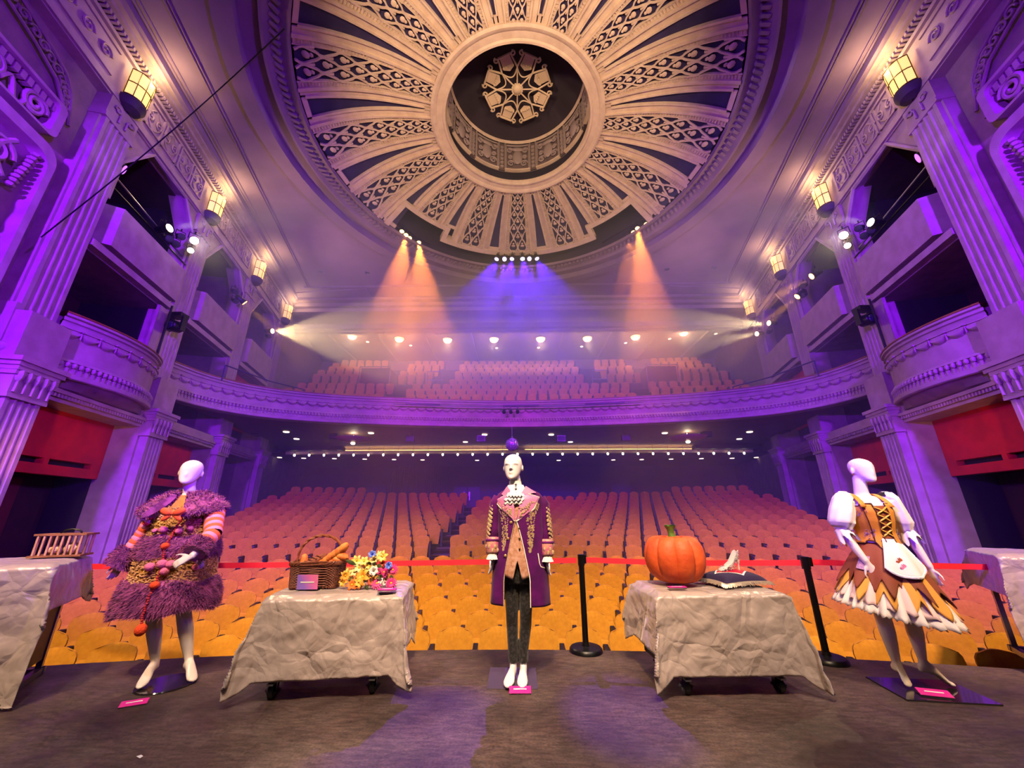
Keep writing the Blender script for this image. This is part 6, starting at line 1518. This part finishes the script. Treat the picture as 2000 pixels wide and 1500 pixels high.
ARMR = [[(2.99, RY, 1.42), (2.90, RY + .0, 1.17), (2.945, RY - .12, .93)], [(3.38, RY, 1.42), (3.47, RY + .0, 1.16), (3.50, RY - .08, .88)]]
ARMR = [[Vector((XR(p[0]), p[1], p[2])) for p in a] for a in ARMR]
for a in ARMR: q.tube([Vector((XR(3.17), RY, 1.42)), a[0], a[0].lerp(a[1], .5), a[1], a[1].lerp(a[2], .3), a[2]], [.06, .052, .045, .038, .039, .025], 12)
handshape(q, ARMR[0][2], (.32, -.12, -.85), (-.3, -1, 0), .98, .16, 1); handshape(q, ARMR[1][2], (-.02, -.12, -1), (-.9, -.2, 0), .9, .2, -1)
body(q, 'body', SKINP, maid)
ORB = mat('orange_bodice', 'df9430', .6, col2='cf8424', scale=5, bump=.25, bscale=14); WCT = mat('white_cotton', 'eee0dc', .75, bump=.3, bscale=9, edist=.02); BRN = mat('brown_skirt', '7a4426', .75, col2='8a3c28', scale=2.2, bump=.2); YEL = mat('mustard_zigzag', 'e0a040', .75, col2='cf9038', scale=6); DKB = mat('dark_braid', '4a2414', .7)
def bsec(z):
    T_ = [(1.02, 3.185, .185, .145), (1.10, 3.19, .155, .125), (1.16, 3.19, .148, .115), (1.26, 3.185, .17, .14), (1.34, 3.18, .185, .145), (1.42, 3.175, .185, .115), (1.49, 3.172, .155, .09)]
    for a, b in zip(T_, T_[1:]):
        if z <= b[0]:
            t = max(0, (z - a[0]) / (b[0] - a[0])); return [a[i] + (b[i] - a[i]) * t for i in (1, 2, 3)]
    return T_[-1][1:]
def bpt(th, z, k=1.0):
    c, A_, B_ = bsec(z); return (XR(c) + A_ * k * cos(th), RY + B_ * k * sin(th), z)
# chemise under the bodice
q = MB(); q.grid(lambda a, b: bpt(2 * pi * a, 1.40 - .32 * b, .965), 40, 10, True); q.build('chemise', WCT, maid, smooth=180)
q = MB(); q.grid(lambda a, b: bpt(-pi / 2 + (a - .5) * .62, 1.385 - .27 * b, .985), 10, 10); q.build('lacing_panel', mat('rust_panel', '8a4a1a', .7), maid, smooth=180)
def bod(side):
    def fn(a, b):
        th = -pi / 2 + side * (.30 - .05 * b + a * (pi - .30)); f = a
        top = 1.385 - .0 + (.02 if a < .2 else 0) + .06 * max(0, (a - .32)) * 0; bot = 1.095 - .075 * math.exp(-((a - .06) / .07) ** 2) + .0 * a - .02 * (a > .3)
        z = top + (bot - top) * b; return bpt(th, z, 1.0 + .10 * max(0, b - .7))
    return fn
for sd in (-1, 1):
    q = MB(); q.grid(bod(sd), 40, 20); o = q.build('bodice_half', ORB, maid, smooth=180); o.modifiers.new('t', 'SOLIDIFY').thickness = .006
    for aa in (.0, .17):
        q = MB(); q.tube([Vector(bod(sd)(aa, b / 14)) + Vector((0, -.006, 0)) for b in range(15)], .0042, 5); q.build('dark_piping', DKB, o)
    q = MB(); q.tube([Vector(bod(sd)(a / 20 * .6, 1)) + Vector((0, -.004, 0)) for a in range(21)], .0042, 5); q.tube([Vector(bod(sd)(a / 20 * .5, 0)) + Vector((0, -.004, 0)) for a in range(21)], .0042, 5); q.build('dark_piping', DKB, o)
    q = MB(); q.grid(lambda a, b: (XR(3.172) + sd * (.125 - .012 * sin(pi * b) + .045 * (a - .5)), RY - .128 + .20 * b - .0 + .012 * abs(a - .5), 1.375 + .118 * sin(pi * min(1, b * .62 + .0)) ** .8), 5, 12); o2 = q.build('shoulder_strap', ORB, maid, smooth=180); o2.modifiers.new('t', 'SOLIDIFY').thickness = .006
    q = MB(); rr = random.Random(sd + 3)
    for k in range(60):
        a, b = (rr.gauss(.32, .05), rr.gauss(.22, .07)) if (k < 30 and sd < 0) else (rr.gauss(.22, .06), rr.gauss(.78, .07)); p = Vector(bod(sd)(max(0, a), max(0, min(1, b)))) + Vector((0, -.006, 0)); d = Vector((rr.uniform(-1, 1), 0, rr.uniform(-1, 1))) * .012; q.tube([p - d, p + d], .0022, 4, False)
    q.build('stitched_patch', mat('lilac_stitch', '9a6a98', .8) if sd < 0 else mat('grey_stitch', 'a08878', .8), maid, kind='stuff')
for k in range(4):
    for e in (-1, 1):
        z0 = 1.375 - .062 * k; q = MB(); q.tube([Vector(bpt(-pi / 2 + e * (.30 - .6 * t), z0 - .058 * t, 1.02)) + Vector((0, -.004, 0)) for t in [i / 6 for i in range(7)]], (.0065, .004), 6); q.build('lace_cross', mat('gold_lace', 'd8a83a', .5), maid)
q = MB(); q.grid(lambda a, b: tuple(Vector(bpt(-pi / 2 + (a - .5) * 1.7, 1.395 + .018 * b, .975 - .03 * b)) + Vector((0, -.004 * sin(a * 80), 0))), 60, 3); q.build('neck_frill', WCT, maid, smooth=180)
# puff sleeves
for i, a in enumerate(ARMR):
    sg = -1 if i == 0 else 1; P_ = [a[0] + Vector((-sg * .05, 0, .045)), a[0] + Vector((sg * .005, 0, .02)), a[0].lerp(a[1], .35) + Vector((sg * .012, 0, 0)), a[0].lerp(a[1], .7) + Vector((sg * .012, 0, 0)), a[0].lerp(a[1], .9), a[0].lerp(a[1], 1.0)]
    rs = [.05, .078, .095 if i == 0 else .08, .098 if i == 0 else .078, .07 if i == 0 else .058, .045]; up = Vector((0, -1, 0))
    def puff(u, v):
        t = v * 5; k = min(4, int(t)); f_ = t - k; f_ = f_ * f_ * (3 - 2 * f_); p = P_[k].lerp(P_[k + 1], f_); r = rs[k] + (rs[k + 1] - rs[k]) * f_; r *= 1 + .06 * sin(u * 2 * pi * 8 + v * 4) * (.35 + abs(2 * v - 1)) + .03 * sin(u * 2 * pi * 3 + v * 9)
        d = (P_[k + 1] - P_[k]).normalized(); w2 = d.cross(up).normalized(); u2 = w2.cross(d); return tuple(p + w2 * r * cos(2 * pi * u) + u2 * r * sin(2 * pi * u))
    q = MB(); q.grid(puff, 54, 20, True); q.build('puff_sleeve', WCT, maid, smooth=180)
    e = a[1].copy(); d = (a[2] - a[1]).normalized(); q = MB(); w2 = d.cross(up).normalized(); u2 = w2.cross(d); rr = random.Random(i)
    q.grid(lambda u, v: tuple(e - d * .02 + d * v * (.10 + .035 * sin(u * 2 * pi * 7) * v) + (w2 * cos(2 * pi * u) + u2 * sin(2 * pi * u)) * (.05 + .022 * v + .008 * v * sin(u * 2 * pi * 7 + 1))), 56, 6, True); q.build('torn_cuff', WCT, maid, smooth=180)
# skirts: brown, mustard and white petticoat, each with its own ragged hem
def skirt(ztop, rt, hem, amp, nz, rb, dpt_, folds, fa, ph=0, zg=True):
    def fn(a, b):
        th = 2 * pi * a; ct, st_ = cos(th), sin(th); tilt = -.075 * ct
        zz = abs(((a * nz + ph) % 1) * 2 - 1) if zg else .5
        zb = hem + tilt + amp * (zz - .5) * 2 + (.03 * st_)
        z = ztop + (zb - ztop) * b; k = ((ztop - z) / (ztop - .48)); k = max(0, k); rr_ = k ** .8
        A_ = rt + (rb - rt) * rr_; B_ = rt * .85 + (dpt_ - rt * .85) * rr_; f = 1 + fa * k * sin(th * folds + ph * 5)
        c = 3.185 - .075 * k
        return (XR(c) + A_ * f * ct, RY + B_ * f * st_, z)
    return fn
for nm, args, m_, n_ in (('petticoat', (1.0, .11, .525, .012, 60, .44, .33, 22, .10), WCT, 200), ('petticoat_tier', (1.0, .115, .585, .010, 44, .445, .335, 17, .10), mat('blush_petticoat', 'eac8c4', .75), 200), ('mustard_overskirt', (1.03, .12, .645, .06, 20, .455, .345, 11, .12), YEL, 200), ('brown_skirt', (1.09, .12, .73, .065, 18, .46, .35, 9, .16, .3), BRN, 192)):
    q = MB(); q.grid(skirt(*args), n_, 16, True); o = q.build(nm, m_, maid, smooth=180); o.modifiers.new('t', 'SOLIDIFY').thickness = .004
fS = skirt(1.09, .125, .735, 0, 16, .475, .365, 9, .16, .3)
# apron with lace edge
def apron(a, b):
    th = -pi / 2 + (a - .5) * (1.15 + .25 * b) + .16; z = 1.11 - .275 * b * (1 - .25 * abs(2 * a - 1) ** 3); zt = 1.09; k = (zt - z) / (zt - .48); k = max(0, k) ** .8
    A_ = .13 + (.49 - .13) * k; B_ = .12 + (.385 - .12) * k; f = 1 + .10 * k * sin(th * 9 + 1.5); return (XR(3.185 - .075 * k) + A_ * f * cos(th), RY + B_ * f * sin(th) - .012, z)
q = MB(); q.grid(apron, 40, 24); o = q.build('apron', WCT, maid, smooth=180); o.modifiers.new('t', 'SOLIDIFY').thickness = .003
q = MB(); edge = [apron(0, j / 30) for j in range(31)] + [apron(i / 50, 1) for i in range(1, 51)] + [apron(1, 1 - j / 30) for j in range(1, 31)]
for i, p in enumerate(edge): q.ell((p[0], p[1] - .003, p[2] - .004), (.012, .004, .012), 8, 4)
q.build('lace_edging', mat('white_lace', 'f4eef0', .7), o, kind='stuff')
for (a_, b_, m_) in ((.30, .60, mat('rust_stitch', 'b85a30', .8)), (.33, .76, mat('pink_stitch', 'f08ab0', .8))):
    q = MB(); rr = random.Random(8); c = Vector(apron(a_, b_)) + Vector((0, -.006, 0))
    for k in range(14):
        an = rr.uniform(0, pi); d = Vector((cos(an), 0, sin(an))) * .026; q.tube([c - d + Vector((rr.uniform(-.006, .006), 0, 0)), c + d], .0028, 4, False)
    q.build('stitched_patch', m_, maid, kind='stuff')
q = MB(); q.grid(lambda a, b: tuple(Vector(fS(.545 + .055 * a, .38 + .34 * b)) + Vector((-.006, -.010, 0))), 6, 6); q.build('patchwork_square', mat('lilac_patch', 'c890b0', .8, col2='8a70b0', scale=60), maid, smooth=180)
q = MB(); c0 = pzf(1800, 1352, 0); q.box((c0.x + .08, c0.y + .02, .006), (.62, .42, .010), -.12); q.build('base_plate', mat('dark_glass_plate', '241c22', .08, coat=.6), maid, smooth=0)
# ================================================================== stage haze
def haze(c, d, dens, label):
    q = MB(); q.box(c, d); o = q.build('haze', [], kind='stuff', category='haze', label=label, smooth=0)
    M = bpy.data.materials.new('stage_haze'); M.use_nodes = True; N = M.node_tree.nodes; N.clear()
    out = N.new('ShaderNodeOutputMaterial'); v = N.new('ShaderNodeVolumeScatter'); v.inputs['Density'].default_value = dens; v.inputs['Anisotropy'].default_value = .3; v.inputs['Color'].default_value = (1, 1, 1, 1)
    M.node_tree.links.new(v.outputs[0], out.inputs['Volume']); o.data.materials.append(M)
haze((0, 17.5, 6.0), (30, 18.6, 13.2), .014, 'thin stage haze filling the auditorium over the stalls')
haze((0, 18.0, 8.85), (29, 14.6, 7.3), .030, 'denser bank of haze hanging before and above the balcony')
